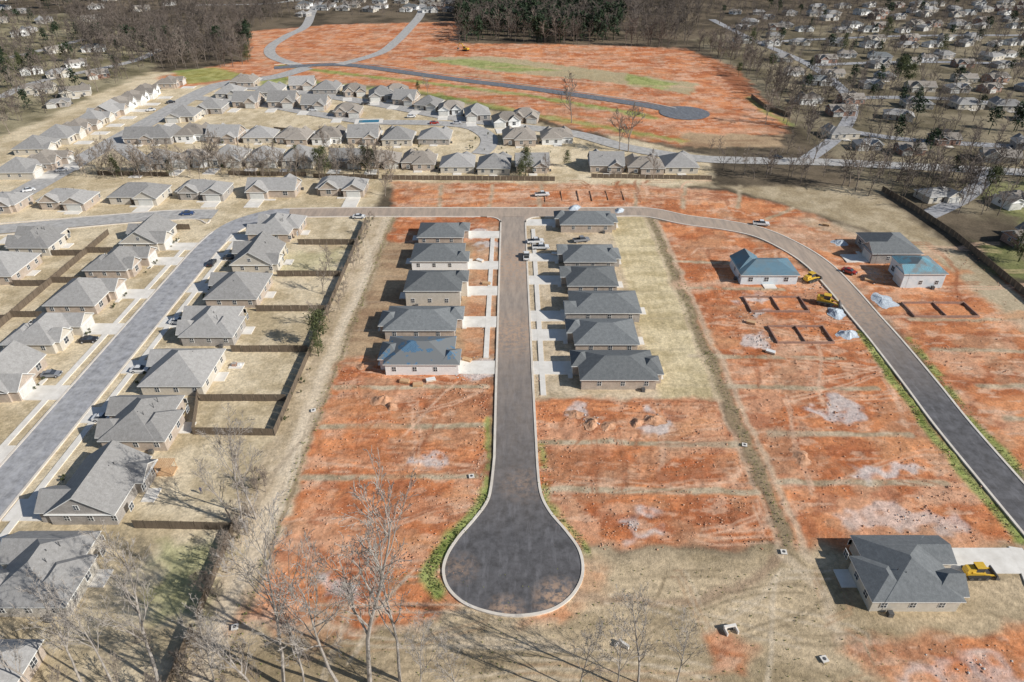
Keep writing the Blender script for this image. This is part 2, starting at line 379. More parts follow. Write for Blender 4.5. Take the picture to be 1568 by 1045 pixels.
def tracks(n,x0,x1,y0,y1,L,cols=((.34,.125,.06),(.74,.49,.34),(.40,.17,.085)),w=.42,am=.68):
    for i in range(n):
        x=rr.uniform(x0,x1); y=rr.uniform(y0,y1); a=rr.choice([0,0,1.57,.3,-.3,1.3])+rr.uniform(-.15,.15)
        pts=[]; 
        for k in range(6):
            pts.append((x,y)); a+=rr.uniform(-.2,.2); x+=math.cos(a)*L/5; y+=math.sin(a)*L/5
            x=min(max(x,x0),x1); y=min(max(y,y0),y1)
        col=rr.choice(cols)
        for o in (-.9,.9):
            line([(p[0]+o*.5,p[1]+o*.8) for p in pts],w,col,.3,.5,am,px=False)
tracks(36,-40,-6,72,136,22); tracks(30,6,46,82,121,22); tracks(42,54,92,80,200,30,w=.5); tracks(18,-40,80,238,262,24,w=.8); tracks(16,105,160,130,205,24,w=.8)
ol=((.25,.19,.12),(.66,.55,.41),(.42,.27,.16)); tracks(38,-38,55,48,75,30,ol,.4,.65); tracks(8,-49,-44,45,220,60,((.76,.66,.52),(.36,.28,.2)),.4,.6)
for i in range(40):
    x0,x1,y0,y1=rr.choice([(-38,-10,75,132),(8,44,84,120),(56,90,85,190),(-38,120,238,260),(105,140,140,200)])
    x=rr.uniform(x0,x1); y=rr.uniform(y0,y1); a=rr.uniform(3,9); b_=rr.uniform(1,3)
    zone([(x-a,y-b_),(x+a,y-b_*.6),(x+a*.9,y+b_),(x-a*.8,y+b_*.8)],rr.choice([(.68,.33,.16),(.42,.15,.07),(.72,.47,.32),(.60,.24,.10),(.46,.31,.21)]),1.2,3,.55,px=False)
for (u,v,w,h) in ((537,897,22,14),(1275,622,36,18),(1385,792,75,22),(1350,720,50,14),(1480,1030,85,16),(1160,520,20,14),(735,560,24,22),(1160,480,20,8),(990,800,18,6),(965,808,12,6),(745,358,22,7),(750,375,20,6),(880,632,20,10),(650,705,25,8),(1150,455,20,8),(1000,640,18,9)):
    zone([(u+w*math.cos(a)*(1+.3*math.sin(3*a)),v+h*math.sin(a)*(1+.3*math.cos(2*a))) for a in np.linspace(0,6.28,14)[:-1]],(.66,.63,.61),1.0,5.5,.7 if w<60 else .48)
for (u,v,w,h) in ((995,722,14,8),(1215,705,40,16),(560,700,60,12),(900,705,40,14),(620,770,30,18)):
    zone([(u+w*math.cos(a),v+h*math.sin(a)) for a in np.linspace(0,6.28,12)[:-1]],(.66,.25,.09) if u==995 else (.40,.14,.06),1.2,4,.45)
zone([(1070,975),(1110,965),(1150,985),(1140,1030),(1095,1035)],clay,1,2,.9)
zone([(820,905),(870,900),(875,940),(830,955),(800,950)],clay,1,2,.6)
line([(748,640),(748,745)],1.3,green,.8,1.2,.9,brk=.62)
line([(745,755),(715,800),(668,850),(655,880),(672,905)],2.6,green,.8,1.2,1.,brk=.52)
line([(828,680),(838,770),(880,815),(905,850)],1.3,green,.8,1.2,.85,brk=.70)
line([(1318,508),(1345,550),(1425,660),(1560,825)],2.2,green,.7,.9,.95,brk=.42)
line([(1395,520),(1440,580),(1500,655),(1568,725)],2.0,green,.7,1,.9,brk=.58)
line([(900,322),(1000,328),(1100,338),(1200,372)],1.6,green,.7,1,.7,brk=.6)
zone([(245,830),(350,825),(300,950),(225,960)],green,3,5,.5)
zone([(430,385),(530,383),(520,415),(425,418)],green,3,5,.25)
zone([(1480,285),(1568,275),(1700,330),(1568,345)],green,3,6,.4)
zone([(1500,370),(1568,380),(1568,440),(1530,420)],green,3,6,.4)
C*=(0.91+.18*n_fine)[:,None]; C*=(.93+.14*n_big)[:,None]
C=np.clip(C,.01,.85)
zb=-.16+(n_sm-.5)*.12+(n_fine-.5)*.06+K*((fbm(gx,gy,1.8,131)-.5)*.42+(fbm(gx,gy,9,141)-.5)*.3)
zb=np.minimum(zb,-.02)
nx,ny=len(X),len(Y)
i=np.arange(nx-1)[None,:]+np.arange(ny-1)[:,None]*nx; i=i.ravel()
Fc=np.stack([i,i+1,i+nx+1,i+nx],1)
m,nt,b=new_mat('ground')
at=N(nt,'ShaderNodeVertexColor',layer_name='Col')
a1=ramp(nt,noise(nt,1.4,6,.78),.32,.68,.68,1.30)
c=mixc(nt,1.,at.outputs[0],grey(nt,a1),'MULTIPLY')
sp=ramp(nt,noise(nt,3.0,4,.75,sx=(.6,1,1)),.58,.68,0,.42); mu=N(nt,'ShaderNodeMath',operation='MULTIPLY'); nt.links.new(sp,mu.inputs[0]); nt.links.new(at.outputs[1],mu.inputs[1])
c=mixc(nt,mu.outputs[0],c,(.74,.52,.38))
nt.links.new(c,b.inputs['Base Color']); b.inputs['Roughness'].default_value=.95; b.inputs['Specular IOR Level'].default_value=.1
bump(nt,b,noise(nt,2.2,5,.75),.35,.55)
go=np_mesh('ground',np.stack([gx,gy,zb],1),Fc,m,True)
ca=go.data.color_attributes.new('Col','FLOAT_COLOR','POINT')
ca.data.foreach_set('color',np.concatenate([C,K[:,None]],1).astype(np.float32).ravel())
# ------------------------------------------------------------------ roads
def ribbon(name,pts,w,z,k,sm_=True):
    p=smooth(pts,8) if sm_ else pts
    mb=MB(); L=[];Rr=[]
    for i in range(len(p)):
        a=np.array(p[max(i-1,0)]); c_=np.array(p[min(i+1,len(p)-1)]); d=(c_-a)/np.linalg.norm(c_-a); n=np.array([-d[1],d[0]])
        L.append(np.array(p[i])+n*w/2); Rr.append(np.array(p[i])-n*w/2)
    for i in range(len(p)-1):
        mb.face([(*Rr[i],z),(*Rr[i+1],z),(*L[i+1],z),(*L[i],z)],k)
    mb.obj(name); return L,Rr
def sweep(mb,pts,w,z0,z1,k):
    Q=[]
    for i in range(len(pts)):
        a=np.array(pts[max(i-1,0)]); c_=np.array(pts[min(i+1,len(pts)-1)]); d=(c_-a)/(np.linalg.norm(c_-a)+1e-9); n=np.array([-d[1],d[0]])
        Q.append((np.array(pts[i])+n*w/2,np.array(pts[i])-n*w/2))
    for i in range(len(pts)-1):
        (a,b_),(c_,d_)=Q[i],Q[i+1]
        mb.hexa([(*b_,z0),(*d_,z0),(*c_,z0),(*a,z0),(*b_,z1),(*d_,z1),(*c_,z1),(*a,z1)],k)
def kerb(pts,name='kerb'):
    mb=MB(); sweep(mb,pts,.5,-.35,.14,'kerb'); mb.obj(name)
Lk=GP([(757,700),(752,745),(745,770),(724,798),(702,823),(685,850),(679,876),(688,903),(715,926),(758,940),(800,943),(845,934),(876,912),(892,880),(888,845),(868,815),(842,784),(828,755),(823,715)])
outline=[(-3.9,226.5),(-3.85,180),(-3.75,130)]+[tuple(x) for x in smooth(Lk,5)]+[(4.95,130),(4.75,180),(4.7,226.5)]
mb=MB(); mb.face([(x,y,.02) for x,y in outline],'asp_c'); mb.obj('cul_de_sac_street')
kerb([(-3.9,223)]+outline[1:-1]+[(4.7,223)])
cross=[(-88,229.5)]+[(x,230.7) for x in (-60,-30,0,30,48)]+GP([(1050,337),(1110,345),(1165,357),(1215,380),(1255,407),(1290,443),(1323,482),(1356,520),(1410,587),(1463,655),(1568,778),(1700,930)])
Lc,Rc=ribbon('curved_street',cross,8.2,.028,'asp_r')
kerb([q for q in Lc if q[0]>-86]); kerb([q for q in Rc if -84<q[0]<-8]); kerb([q for q in Rc if q[0]>9])
mb=MB()
for sx_,cx in ((-1,-3.9),(1,4.7)):
    arc=[(cx+sx_*5-sx_*5*math.cos(a),221.5+5*math.sin(a)) for a in np.linspace(0,1.57,8)]
    mb.face([(x,y,.024) for x,y in arc]+[(cx-sx_*.5,227.5,.024)],'asp_r'); sweep(mb,arc,.5,-.35,.14,'kerb')
mb.obj('junction_radius')
Lw,Rw=ribbon('residential_street',[(-98.9,-20),(-98.9,60),(-98.9,120),(-98.9,180),(-98.5,205),(-95.5,219),(-88,227.5),(-80,230)],8.6,.036,'asp_old')
kerb([q for q in Lw if q[1]<214 and q[0]<-90]); kerb([q for q in Rw if q[1]<228])
ribbon('side_street',GP([(330,328),(250,330),(160,337),(60,346),(-80,358)]),8.2,.032,'asp_lt')
mb=MB(); sweep(mb,smooth(GP([(322,337),(316,342),(300,336),(250,338),(160,345),(60,355),(-80,368)]),6),.5,-.35,.14,'kerb'); sweep(mb,GP([(330,320),(250,323),(160,330),(60,338),(-80,349)]),.5,-.35,.14,'kerb'); mb.obj('kerb')
ribbon('avenue',GP([(-120,385),(0,315),(90,264),(165,222),(240,180),(300,145),(345,128),(420,118),(470,104)]),11,.02,'asp_lt')
ribbon('loop_street',GP([(215,245),(175,215)]),8,.024,'asp_lt')
ribbon('inner_street',GP([(300,150),(400,160),(470,172),(560,186),(650,188),(715,193),(745,207),(748,222),(735,236)]),8,.028,'asp_lt')
ribbon('upper_street',GP([(345,132),(430,138),(520,150),(610,165),(690,180),(780,192),(880,205),(960,226),(1060,242),(1150,246),(1250,248),(1400,255),(1600,266),(2000,290)]),9,.032,'asp_lt')
ribbon('new_far_road',GP([(420,104),(520,99),(600,108),(700,122),(800,134),(900,148),(980,160),(1040,171)]),8.5,.036,'asp_far')
mb=MB(); cx,cy=G(1048,173); mb.face([(cx+13*math.cos(a),cy+13*math.sin(a),.042) for a in np.linspace(0,6.28,25)[:-1]],'asp_far'); mb.obj('far_turning_circle')
ribbon('far_connector_road',GP([(470,104),(420,88),(415,72),(440,55),(468,40),(480,15),(500,-10)]),8,.024,'asp_lt')
ribbon('far_connector_road',GP([(520,99),(580,82),(605,65),(625,45),(645,20),(650,-10)]),8,.04,'asp_lt')
mb=MB()
sweep(mb,smooth(GP([(420,99),(520,95),(600,103),(700,117),(800,129),(900,143),(980,155),(1035,166)]),4),.6,-.2,.12,'kerb'); mb.obj('kerb')
for i,(a) in enumerate(([(1230,248),(1290,200),(1300,150),(1240,100),(1150,60),(1090,30)],[(1290,200),(1400,215),(1568,225),(1750,235)],[(1300,150),(1420,150),(1568,160),(1750,160)],[(1240,100),(1400,95),(1568,98),(1750,100)],[(1165,65),(1400,55),(1750,55)],[(1420,330),(1480,300),(1520,260)])):
    ribbon('suburban_street',GP(a),6.5,.02+.004*i,'asp_old')
for i,a in enumerate(([(0,150),(60,125),(200,95),(245,75)],[(-100,110),(30,85),(130,60)],[(500,-10),(420,5),(300,8)])):
    ribbon('suburban_street',GP(a),7,.02+.004*i,'asp_lt')
def walk(x0,y0,x1,y1,name='sidewalk'):
    mb=MB(); L=y1-y0; n=max(1,int(L/3))
    for i in range(n):
        mb.box(x0,y0+L*i/n+.015,-.3,x1,y0+L*(i+1)/n-.015,.06,'conc')
    mb.obj(name)
walk(-107.0,20,-105.6,205); walk(-92.3,20,-90.9,208); walk(-7.1,139,-5.8,214); walk(6.6,124,7.9,216)
mb=MB(); sweep(mb,GP([(1552,838),(1568,870),(1580,900),(1600,960)]),1.6,-.3,.05,'conc'); mb.obj('sidewalk')
# ------------------------------------------------------------------ houses
def roof(mb,x0,x1,y0,y1,z,pitch,axis,h0,h1,k,wk,ov=.45):
    """h0/h1 True = hipped end, False = gable"""
    if axis=='y':
        T=lambda p:(p[1],p[0],p[2]); a0,a1,b0,b1=y0,y1,x0,x1
    else:
        T=lambda p:p; a0,a1,b0,b1=x0,x1,y0,y1
    ia0,ia1=a0,a1
    a0-=ov;a1+=ov;b0-=ov;b1+=ov; hw=(b1-b0)/2; zr=z+hw*pitch; bm=(b0+b1)/2; zf=z-.2
    r0=a0+(hw if h0 else 0); r1=a1-(hw if h1 else 0)
    if r0>r1: r0=r1=(a0+a1)/2
    def fc(pts,kk):
        q=[T(p) for p in pts]
        if axis=='y': q=q[::-1]
        mb.face(q,kk)
    fc([(a0,b0,z),(a1,b0,z),(r1,bm,zr),(r0,bm,zr)],k)
    fc([(a1,b1,z),(a0,b1,z),(r0,bm,zr),(r1,bm,zr)],k)
    if h0: fc([(a0,b1,z),(a0,b0,z),(r0,bm,zr)],k)
    else: fc([(ia0,b1-.05,z-.05),(ia0,b0+.05,z-.05),(ia0,bm,zr-.05)],wk)
    if h1: fc([(a1,b0,z),(a1,b1,z),(r1,bm,zr)],k)
    else: fc([(ia1,b0+.05,z-.05),(ia1,b1-.05,z-.05),(ia1,bm,zr-.05)],wk)
    fc([(a0,b0,zf),(a1,b0,zf),(a1,b0,z),(a0,b0,z)],'trim'); fc([(a1,b1,zf),(a0,b1,zf),(a0,b1,z),(a1,b1,z)],'trim')
    if h0: fc([(a0,b1,zf),(a0,b0,zf),(a0,b0,z),(a0,b1,z)],'trim')
    if h1: fc([(a1,b0,zf),(a1,b1,zf),(a1,b1,z),(a1,b0,z)],'trim')
    fc([(a0,b0,zf),(a0,b1,zf),(a1,b1,zf),(a1,b0,zf)],'trim')
    for g,a in ((h0,a0),(h1,a1)):
        if not g:
            for bb in (b0,b1):
                fc([(a,bb,zf),(a,bm,zr-.2),(a,bm,zr),(a,bb,z)],'trim')
    return zr
def window(mb,side,c,z,w,h,plane,k='glass'):
    s={'s':-1,'n':1,'e':1,'w':-1}[side]
    def bx(c0,c1,z0,z1,t,kk):
        lo,hi=sorted((plane-s*.02,plane+s*t))
        if side in 'sn': mb.box(c0,lo,z0,c1,hi,z1,kk)
        else: mb.box(lo,c0,z0,hi,c1,z1,kk)
    bx(c-w/2-.1,c+w/2+.1,z-.1,z+h+.1,.05,'trim')
    bx(c-w/2,c+w/2,z,z+h,.07,k)
    bx(c-.03,c+.03,z,z+h,.09,'trim'); bx(c-w/2,c-.03,z+h*.5-.03,z+h*.5+.03,.085,'trim'); bx(c+.03,c+w/2,z+h*.5-.03,z+h*.5+.03,.085,'trim')
def garage(mb,c,w,plane):
    mb.box(c-w/2-.15,plane-.06,0.02,c+w/2+.15,plane+.02,2.35,'trim')
    for i in range(4): mb.box(c-w/2,plane-.10,.05+i*.54,c+w/2,plane-.02,.05+i*.54+.5,'garage')
def house_mesh(w,d,style,rk,wk,eave=2.9,seed=0,flip=False,pitch=.58,detail=True):
    """front faces local -Y"""
    r=random.Random(seed); mb=MB(); f=-1 if flip else 1
    x0,x1,y0,y1=-w/2,w/2,-d/2,d/2
    def blk(a0,a1,b0,b1,z,ax,h0,h1,p=pitch,wkk=None):
        if f<0: a0,a1=-a1,-a0; 
        if f<0 and ax=='x': h0,h1=h1,h0
        mb.box(a0,b0,-.35,a1,b1,z-.04,wkk or wk)
        return roof(mb,a0,a1,b0,b1,z,p,ax,h0,h1,rk,wk)
    fw=lambda c:c*f
    if style==0:
        blk(x0,x1,y0+1.6,y1,eave,'y',True,True)
        gw=w*.52; blk(x0+.02,x0+gw,y0,y0+4,eave-.04,'y',r.random()<.4,True,.5)
        if r.random()<.5: blk(x0+w*.2,x1-w*.2,y1-3,y1+1.6,eave-.08,'y',True,True,.45)
        garage(mb,fw(x0+gw/2),min(4.9,gw-.8),y0)
        mb.box(min(fw(x1-w*.3),fw(x1-w*.22)),y0+1.5,0,max(fw(x1-w*.3),fw(x1-w*.22)),y0+1.62,2.15,'door')
        window(mb,'s',fw(x1-1.5),.8,1.3,1.5,y0+1.6)
    elif style==1:
        blk(x0,x1,y0+2.5,y1-2,eave,'x',True,True)
        gw=w*.42; blk(x0+.03,x0+gw,y0,y1-2.6,eave-.03,'y',False,True,pitch*1.05)
        blk(x1-w*.45,x1-w*.08,y0+1.4,y0+6,eave-.06,'y',False,True,.8)
        blk(x0+w*.35,x1-.04,y1-7,y1,eave-.05,'y' if w*.6<7 else 'x',True,True)
        garage(mb,fw(x0+gw/2),min(4.9,gw-.8),y0)
        window(mb,'s',fw(x1-w*.26),.8,1.6,1.5,y0+1.4)
        mb.box(fw(x0+gw+.9)-.5,y0+2.4,0,fw(x0+gw+.9)+.5,y0+2.52,2.15,'door')
    elif style==2:
        blk(x0,x1,y0+2,y1-1.5,eave,'x',False,False,pitch*1.1)
        gw=w*.45; blk(x0+.5,x0+gw,y0,y1-5,eave-.03,'y',False,True,.75)
        blk(x0+w*.55,x1-.8,y1-7,y1,eave-.05,'y',True,False,.6)
        garage(mb,fw(x0+.5+(gw-.5)/2),min(4.9,gw-1),y0)
        window(mb,'s',fw(x1-w*.2),.8,1.6,1.5,y0+2); 
        for s,pl in (('e',x1),('w',x0)): window(mb,s,0,eave+.9,.8,1.0,pl)
    elif style==3:
        blk(x0,x1,y0+1.5,y1,eave,'x',True,True)
        blk(x0+w*.55,x1-.04,y0,y1-3,eave-.04,'y',False,True,.62)
        garage(mb,fw(x0+w*.775),min(4.9,w*.4),y0)
        window(mb,'s',fw(x0+w*.2),.8,1.6,1.5,y0+1.5)
        mb.box(fw(x0+w*.46)-.5,y0+1.4,0,fw(x0+w*.46)+.5,y0+1.52,2.15,'door')
    ys=y1
    if detail:
        for c in (-.3,.05,.33): window(mb,'n',w*c*f,.9,1.2,1.3,ys)
        if eave>4:
            for c in (-.3,.3): window(mb,'n',w*c*f,.9+2.7,1.0,1.2,ys)
        a=y0+2.6
        for s,pl in (('e',x1),('w',x0)):
            n=2 if d<14 else 3
            for i in range(n):
                c=a+(y1-a)*(i+.5)/n
                window(mb,s,c+.4,1.0,.9,1.2,pl)
        for i in range(4):
            vx=r.uniform(-w*.2,w*.2); vy=r.uniform(.5,y1*.4)
            mb.cyl((vx,vy,eave),.07,min(w,d)*.5*pitch*.75,'z','metal',6)
        mb.box(fw(x1+.7)-.4,y1-3.4,-.3,fw(x1+.7)+.4,y1-2.6,.75,'metal')
        mb.box(-1.8,y1+.05,-.3,1.8,y1+2.6,.03,'conc')
    return mb.mesh('house')
ROT={'S':0,'E':math.pi/2,'W':-math.pi/2,'N':math.pi}
def house(cx,cy,w,d,front,style,rk='roof',wk='brick',name='brick_house',drive=0,**kw):
    me=house_mesh(w,d,style,rk,wk,**kw); rz=ROT[front] if isinstance(front,str) else front
    o=put(me,name,(cx,cy,0),rz)
    if drive:
        gx_={0:-w/2+w*.26,1:-w/2+w*.21,2:-w/2+.25+w*.225,3:w*.275}[style]*(-1 if kw.get('flip') else 1)
        mb=MB(); y0=-d/2
        mb.box(gx_-2.7,y0-drive,-.3,gx_+2.7,y0-.08,.045,'conc')
        dx=-w*.05 if gx_>0 else w*.12
        if abs(dx-gx_)>2.8: mb.box(gx_+2.7 if gx_<0 else dx,y0-1.1,-.3,dx if gx_<0 else gx_-2.7,y0-.0,.05,'conc')
        mb.obj('driveway',(cx,cy,0),rz)
    return o
rh=random.Random(12)
for (xa,xb,ynear,d_,ev,wk,rk) in ((-30.5,-14.5,203.5,11,2.9,'brick','roofd'),(-30.5,-13.5,186,12,3.1,'white','roofd'),(-29.5,-12.8,164.5,11.5,4.9,'beige','roofd'),(-32.7,-13.2,147.5,11.5,2.9,'brick','roofd'),(-30.2,-12.8,132,11.5,3.2,'white','roofmix')):
    L=xb-xa; house((xa+xb)/2,ynear+d_/2,d_,L,'E',0,rk,wk,eave=ev,seed=rh.randint(0,99),flip=rh.random()<.5,drive=-xb-4.2,pitch=.42)
for (xa,xb,ynear,d_,wk) in ((15,34,213.5,11,'brick'),(14.5,31.4,186,11.5,'brickg'),(14.5,30,171,11.5,'brick'),(14.5,34.2,156,11.5,'brickg'),(14.3,31.3,141,11.5,'brick'),(14.5,33.4,126.3,11.5,'brick')):
    L=xb-xa; house((xa+xb)/2,ynear+d_/2,d_,L,'W',0,'roofd',wk,seed=rh.randint(0,99),flip=rh.random()<.5,drive=xa-5,pitch=.42)
house(75.5,183,16.5,12,'N',3,'roofblue','wrap',eave=3.1,seed=3,name='house_under_construction',pitch=.42)
house(119,198,15,15,'W',3,'roofd','brickg',eave=3.4,seed=4,drive=7,pitch=.45)
house(119.5,180.5,11,12,'W',3,'roofcyan','wrap',eave=4.6,seed=8,name='house_under_construction',pitch=.42)
house(65.8,74.0,12.6,16.5,'E',1,'roofd','beige',eave=2.9,seed=9,flip=True,drive=16,pitch=.42,name='hip_roof_house')
ys=[206,184,163.5,144.5,124,105.5,85.8,66.8,46,26]; st=[1,2,3,1,3,1,2,1,3,1]
for i,y in enumerate(ys):
    house(-78.8+rh.uniform(-.5,.5),y+7.2,14.5,15.5,'W',st[i],'roof',['brick','beige','brick','brickg','beige','brick','brickg','beige'][i%8],seed=20+i,flip=i%2==0,drive=7.9,pitch=.6)
ys=[199,180.5,160,141,121.5,101,81,61,41]; st=[2,1,3,1,2,3,1,2,1]
for i,y in enumerate(ys):
    house(-119.5+rh.uniform(-.5,.5),y+7.2,14.5,15,'E',st[i],'roof',['beige','brick','brick','beige','brick','brickg'][i%6],seed=40+i,flip=i%2==1,drive=8.3,pitch=.6)
for i,y in enumerate([196,177,157,137,117,97]):
    house(-154,y+7,14.5,15,'W',[1,3,2][i%3],'roof',['beige','brick','brickg'][i%3],seed=60+i,flip=i%2==1,drive=8,pitch=.6)
for i,(u,v) in enumerate(((92,324),(203,316),(305,309),(413,306),(520,303),(-20,330))):
    x,y=G(u,v); house(x,y+7,18,13,'S',[1,3,1,2,1,1][i],'roof',['brick','beige','brickg','brick','brick','brick'][i],seed=80+i,flip=i%2==0,drive=max(3,y-234.6 if i in (2,3,4) else y-230),pitch=.55)
variants=[house_mesh(14,15,s,'roof' if i%3 else 'roofb',w_,seed=i,flip=i%2==0,pitch=.58) for i,(s,w_) in enumerate(((1,'brick'),(3,'beige'),(2,'brick'),(1,'white'),(3,'brickg'),(0,'beige')))]
def vh(u,v,front,rj=.0,sc=1.):
    x,y=G(u,v); me=variants[rh.randrange(6)]
    r_=(ROT[front] if isinstance(front,str) else front)+rh.uniform(-.05,.05)
    put(me,'brick_house',(x,y+7*sc,0),r_,(sc*rh.uniform(.9,1.05),sc*rh.uniform(.85,1.05),sc*rh.uniform(.9,1.1)))
    mb=MB(); mb.box(-6.5,-15,-.3,-1.5,-7.6,.05,'conc'); mb.obj('driveway',(x,y+7*sc,0),r_)
for u,v in ((640,262),(700,265),(757,267),(815,266),(930,265),(990,268),(1043,265)): vh(u,v,'N')
for u,v in ((235,262),(290,259),(345,257),(400,257),(455,258),(530,259),(583,259)): vh(u,v,'S')
for u,v in ((212,222),(240,221),(290,218),(340,220),(395,220),(447,222),(500,222),(555,222),(608,224),(665,222),(795,224),(853,222)): vh(u,v,'N')
for u,v in ((275,188),(318,176),(375,166),(430,166),(480,170),(530,181),(348,152)): vh(u,v,'S')
for u,v in ((460,139),(498,144),(540,149),(582,155),(620,162),(655,170),(690,177),(730,186),(775,196),(605,150),(805,190)): vh(u,v,rh.choice(['S','N',-.2,.15]),sc=.95)
for u,v in ((48,238),(84,222),(112,207),(136,195),(157,183),(177,172),(197,162),(217,152),(60,262),(22,275),(255,136)): vh(u,v,'E')
for u,v in ((370,133),(410,150)): vh(u,v,'N')
sub=[house_mesh(13+2*(i%2),10+i%3,[1,3,2,3,1,2][i],['roofb','roof','roofb','roofd','roof','roofb'][i],['white','beige','brickr','white','brickg','beige'][i],seed=70+i,pitch=.45) for i in range(6)]
def suburb(poly,sx_,sy_,ang,jit,prob=.93):
    poly=GP(poly); a=np.array(poly)
    y=a[:,1].min(); row=0
    while y<a[:,1].max():
        x=a[:,0].min()+rh.uniform(0,sx_)
        while x<a[:,0].max():
            xx=x+rh.uniform(-jit,jit); yy=y+rh.uniform(-jit,jit)+14*math.sin(x/60)
            if rh.random()<prob and inpoly(np.array([xx]),np.array([yy]),poly)[0]:
                fr=(ang+.25*math.cos(x/60)+(math.pi if row%2 else 0))+rh.uniform(-.25,.25)
                put(sub[rh.randrange(6)],'suburban_house',(xx,yy,0),fr,rh.uniform(.8,1.0))
            x+=sx_*rh.choice([.9,1,1,1.3])
        y+=sy_*(.75 if row%2==0 else 1.35); row+=1
suburb([(1075,20),(1250,12),(1568,5),(1750,5),(2000,330),(1568,262),(1430,240),(1280,235),(1240,190),(1180,110)],24,31,.12,5,.88)
suburb([(1420,300),(1568,300),(1900,380),(1900,440),(1568,375),(1440,345)],26,30,.5,4,.8)
suburb([(-400,160),(-300,40),(130,50),(240,70),(240,105),(140,150),(60,185),(-60,250)],29,36,.5,6,.75)
suburb([(-300,40),(-200,-20),(380,-15),(130,40)],34,40,.1,6,.7)
suburb([(430,30),(440,-10),(700,-15),(700,28),(600,25)],24,28,.0,4,.85)
# ------------------------------------------------------------------ fences
def fence(pts,h=1.85,name='wood_fence'):
    mb=MB()
    for (a,b_) in zip(pts[:-1],pts[1:]):
        L=math.dist(a,b_); n=max(1,round(L/2.4)); d=((b_[0]-a[0])/L,(b_[1]-a[1])/L)
        for i in range(n):
            p=(a[0]+d[0]*L*i/n,a[1]+d[1]*L*i/n); q=(a[0]+d[0]*(L*(i+1)/n-.12),a[1]+d[1]*(L*(i+1)/n-.12))
            hh=h+random.uniform(-.05,.05); p2=(p[0]+d[0]*.12,p[1]+d[1]*.12)
            sweep(mb,[p2,q],.05,-.3,hh,'wood'); mb.box(p[0]-.06,p[1]-.06,-.3,p[0]+.06,p[1]+.06,h+.12,'wood')
    mb.obj(name)
fence([(-51,222),(-50.5,110)]); fence([(-50,66),(-50.5,84.5),(-69,85)])
for y,x in ((206,-70),(184,-70.5),(163.6,-70.5),(143.8,-70.5),(124,-70.8)): fence([(x,y-2),(-51.1,y-2)])
fence([(-72,124),(-68,110.6),(-50.6,110.2)])
fence([(-50,64),(-49.5,40)])
fence([(-136,212),(-136,40)])
for y in (198,178,158.5,139,119,99): fence([(-135.9,y),(-127.3,y)]); fence([(-136.1,y-2),(-146.2,y-2)])
fence([(-128,216),(-110,216)])
fence(GP([(1350,292),(1400,322),(1460,362),(1568,452),(1700,560)]),1.9)
fence(GP([(585,275),(720,276),(850,277)]),1.8); fence(GP([(420,200),(470,205)]),1.8); fence(GP([(905,272),(1090,275)]),1.6)
for u0,u1,v in ((150,260,268),(350,470,268),(480,580,272)): fence(GP([(u0,v),(u1,v+2)]),1.7)
fence(GP([(1150,150),(1170,165),(1210,180)]),2.0)
# ------------------------------------------------------------------ foundations
def foundation(x0,y0,x1,y1,h=.4,k='brickr'):
    mb=MB(); t=.3
    mb.box(x0,y0,-.3,x1,y0+t,h,k); mb.box(x0,y1-t,-.3,x1,y1,h,k)
    mb.box(x0,y0+t,-.3,x0+t,y1-t,h,k); mb.box(x1-t,y0+t,-.3,x1,y1-t,h,k)
    mb.box((x0+x1)/2-.1,y0+t,-.3,(x0+x1)/2+.1,y1-t,h-.03,k)
    mb.obj('brick_foundation')
def fpx(u0,v0,u1,v1,h=.4,k='brickr'):
    a=G(u0,v1); b_=G(u1,v1); c_=G(u0,v0); foundation(a[0],a[1],b_[0],c_[1],h,k)
fpx(1190,500,1278,526); fpx(1150,455,1240,478); fpx(1400,464,1500,486); fpx(835,292,888,309,.15,'clayp'); fpx(907,292,958,308,.15,'clayp')
# ------------------------------------------------------------------ piles
def pile(x,y,r,h,k,name,seed):
    q=random.Random(seed); mb=MB(); n=22; rings=8
    ph=[q.uniform(0,6) for _ in range(4)]
    def pt(j,i):
        th=2*math.pi*i/n; f=j/rings
        rr_=r*f*(1+.22*math.sin(2*th+ph[0])+.12*math.sin(5*th+ph[1]))
        zz=h*(math.cos(f*math.pi)*.5+.5)*(1+.35*math.sin(3*th+ph[2]+f*4)*f)+q.uniform(-.12,.12)*h*(1-f)
        return (x+rr_*math.cos(th)+.3*r*math.sin(ph[3])*(1-f),y+rr_*math.sin(th),zz-.14)
    P_=[[pt(j,i) for i in range(n)] for j in range(rings+1)]; top=(P_[0][0][0],y,P_[0][0][2])
    for j in range(rings):
        for i in range(n):
            i2=(i+1)%n
            if j==0: mb.face([top,P_[1][i],P_[1][i2]],k)
            else: mb.face([P_[j][i],P_[j+1][i],P_[j+1][i2],P_[j][i2]],k)
    mb.obj(name)
for i,(u,v,r,h) in enumerate(((905,648,2.0,.9),(930,652,1.8,.6),(975,648,1.8,.9),(1003,643,2.2,.9),(585,612,2.5,1.1),(600,622,1.6,.8),(1225,700,2.4,.6),(880,634,1.8,.5),(560,560,2,.6))): pile(*G(u,v),r,h,'clayp','dirt_pile',i)
for i,(u,v,r,h) in enumerate(((1281,479,2.8,1.1),(1298,512,2.6,1.2),(880,319,3,1.2),(948,323,2.6,1.1),(1352,460,4,.7),(1285,372,2.6,1.1))): pile(*G(u,v),r,h,'gravel','gravel_pile',i+20)
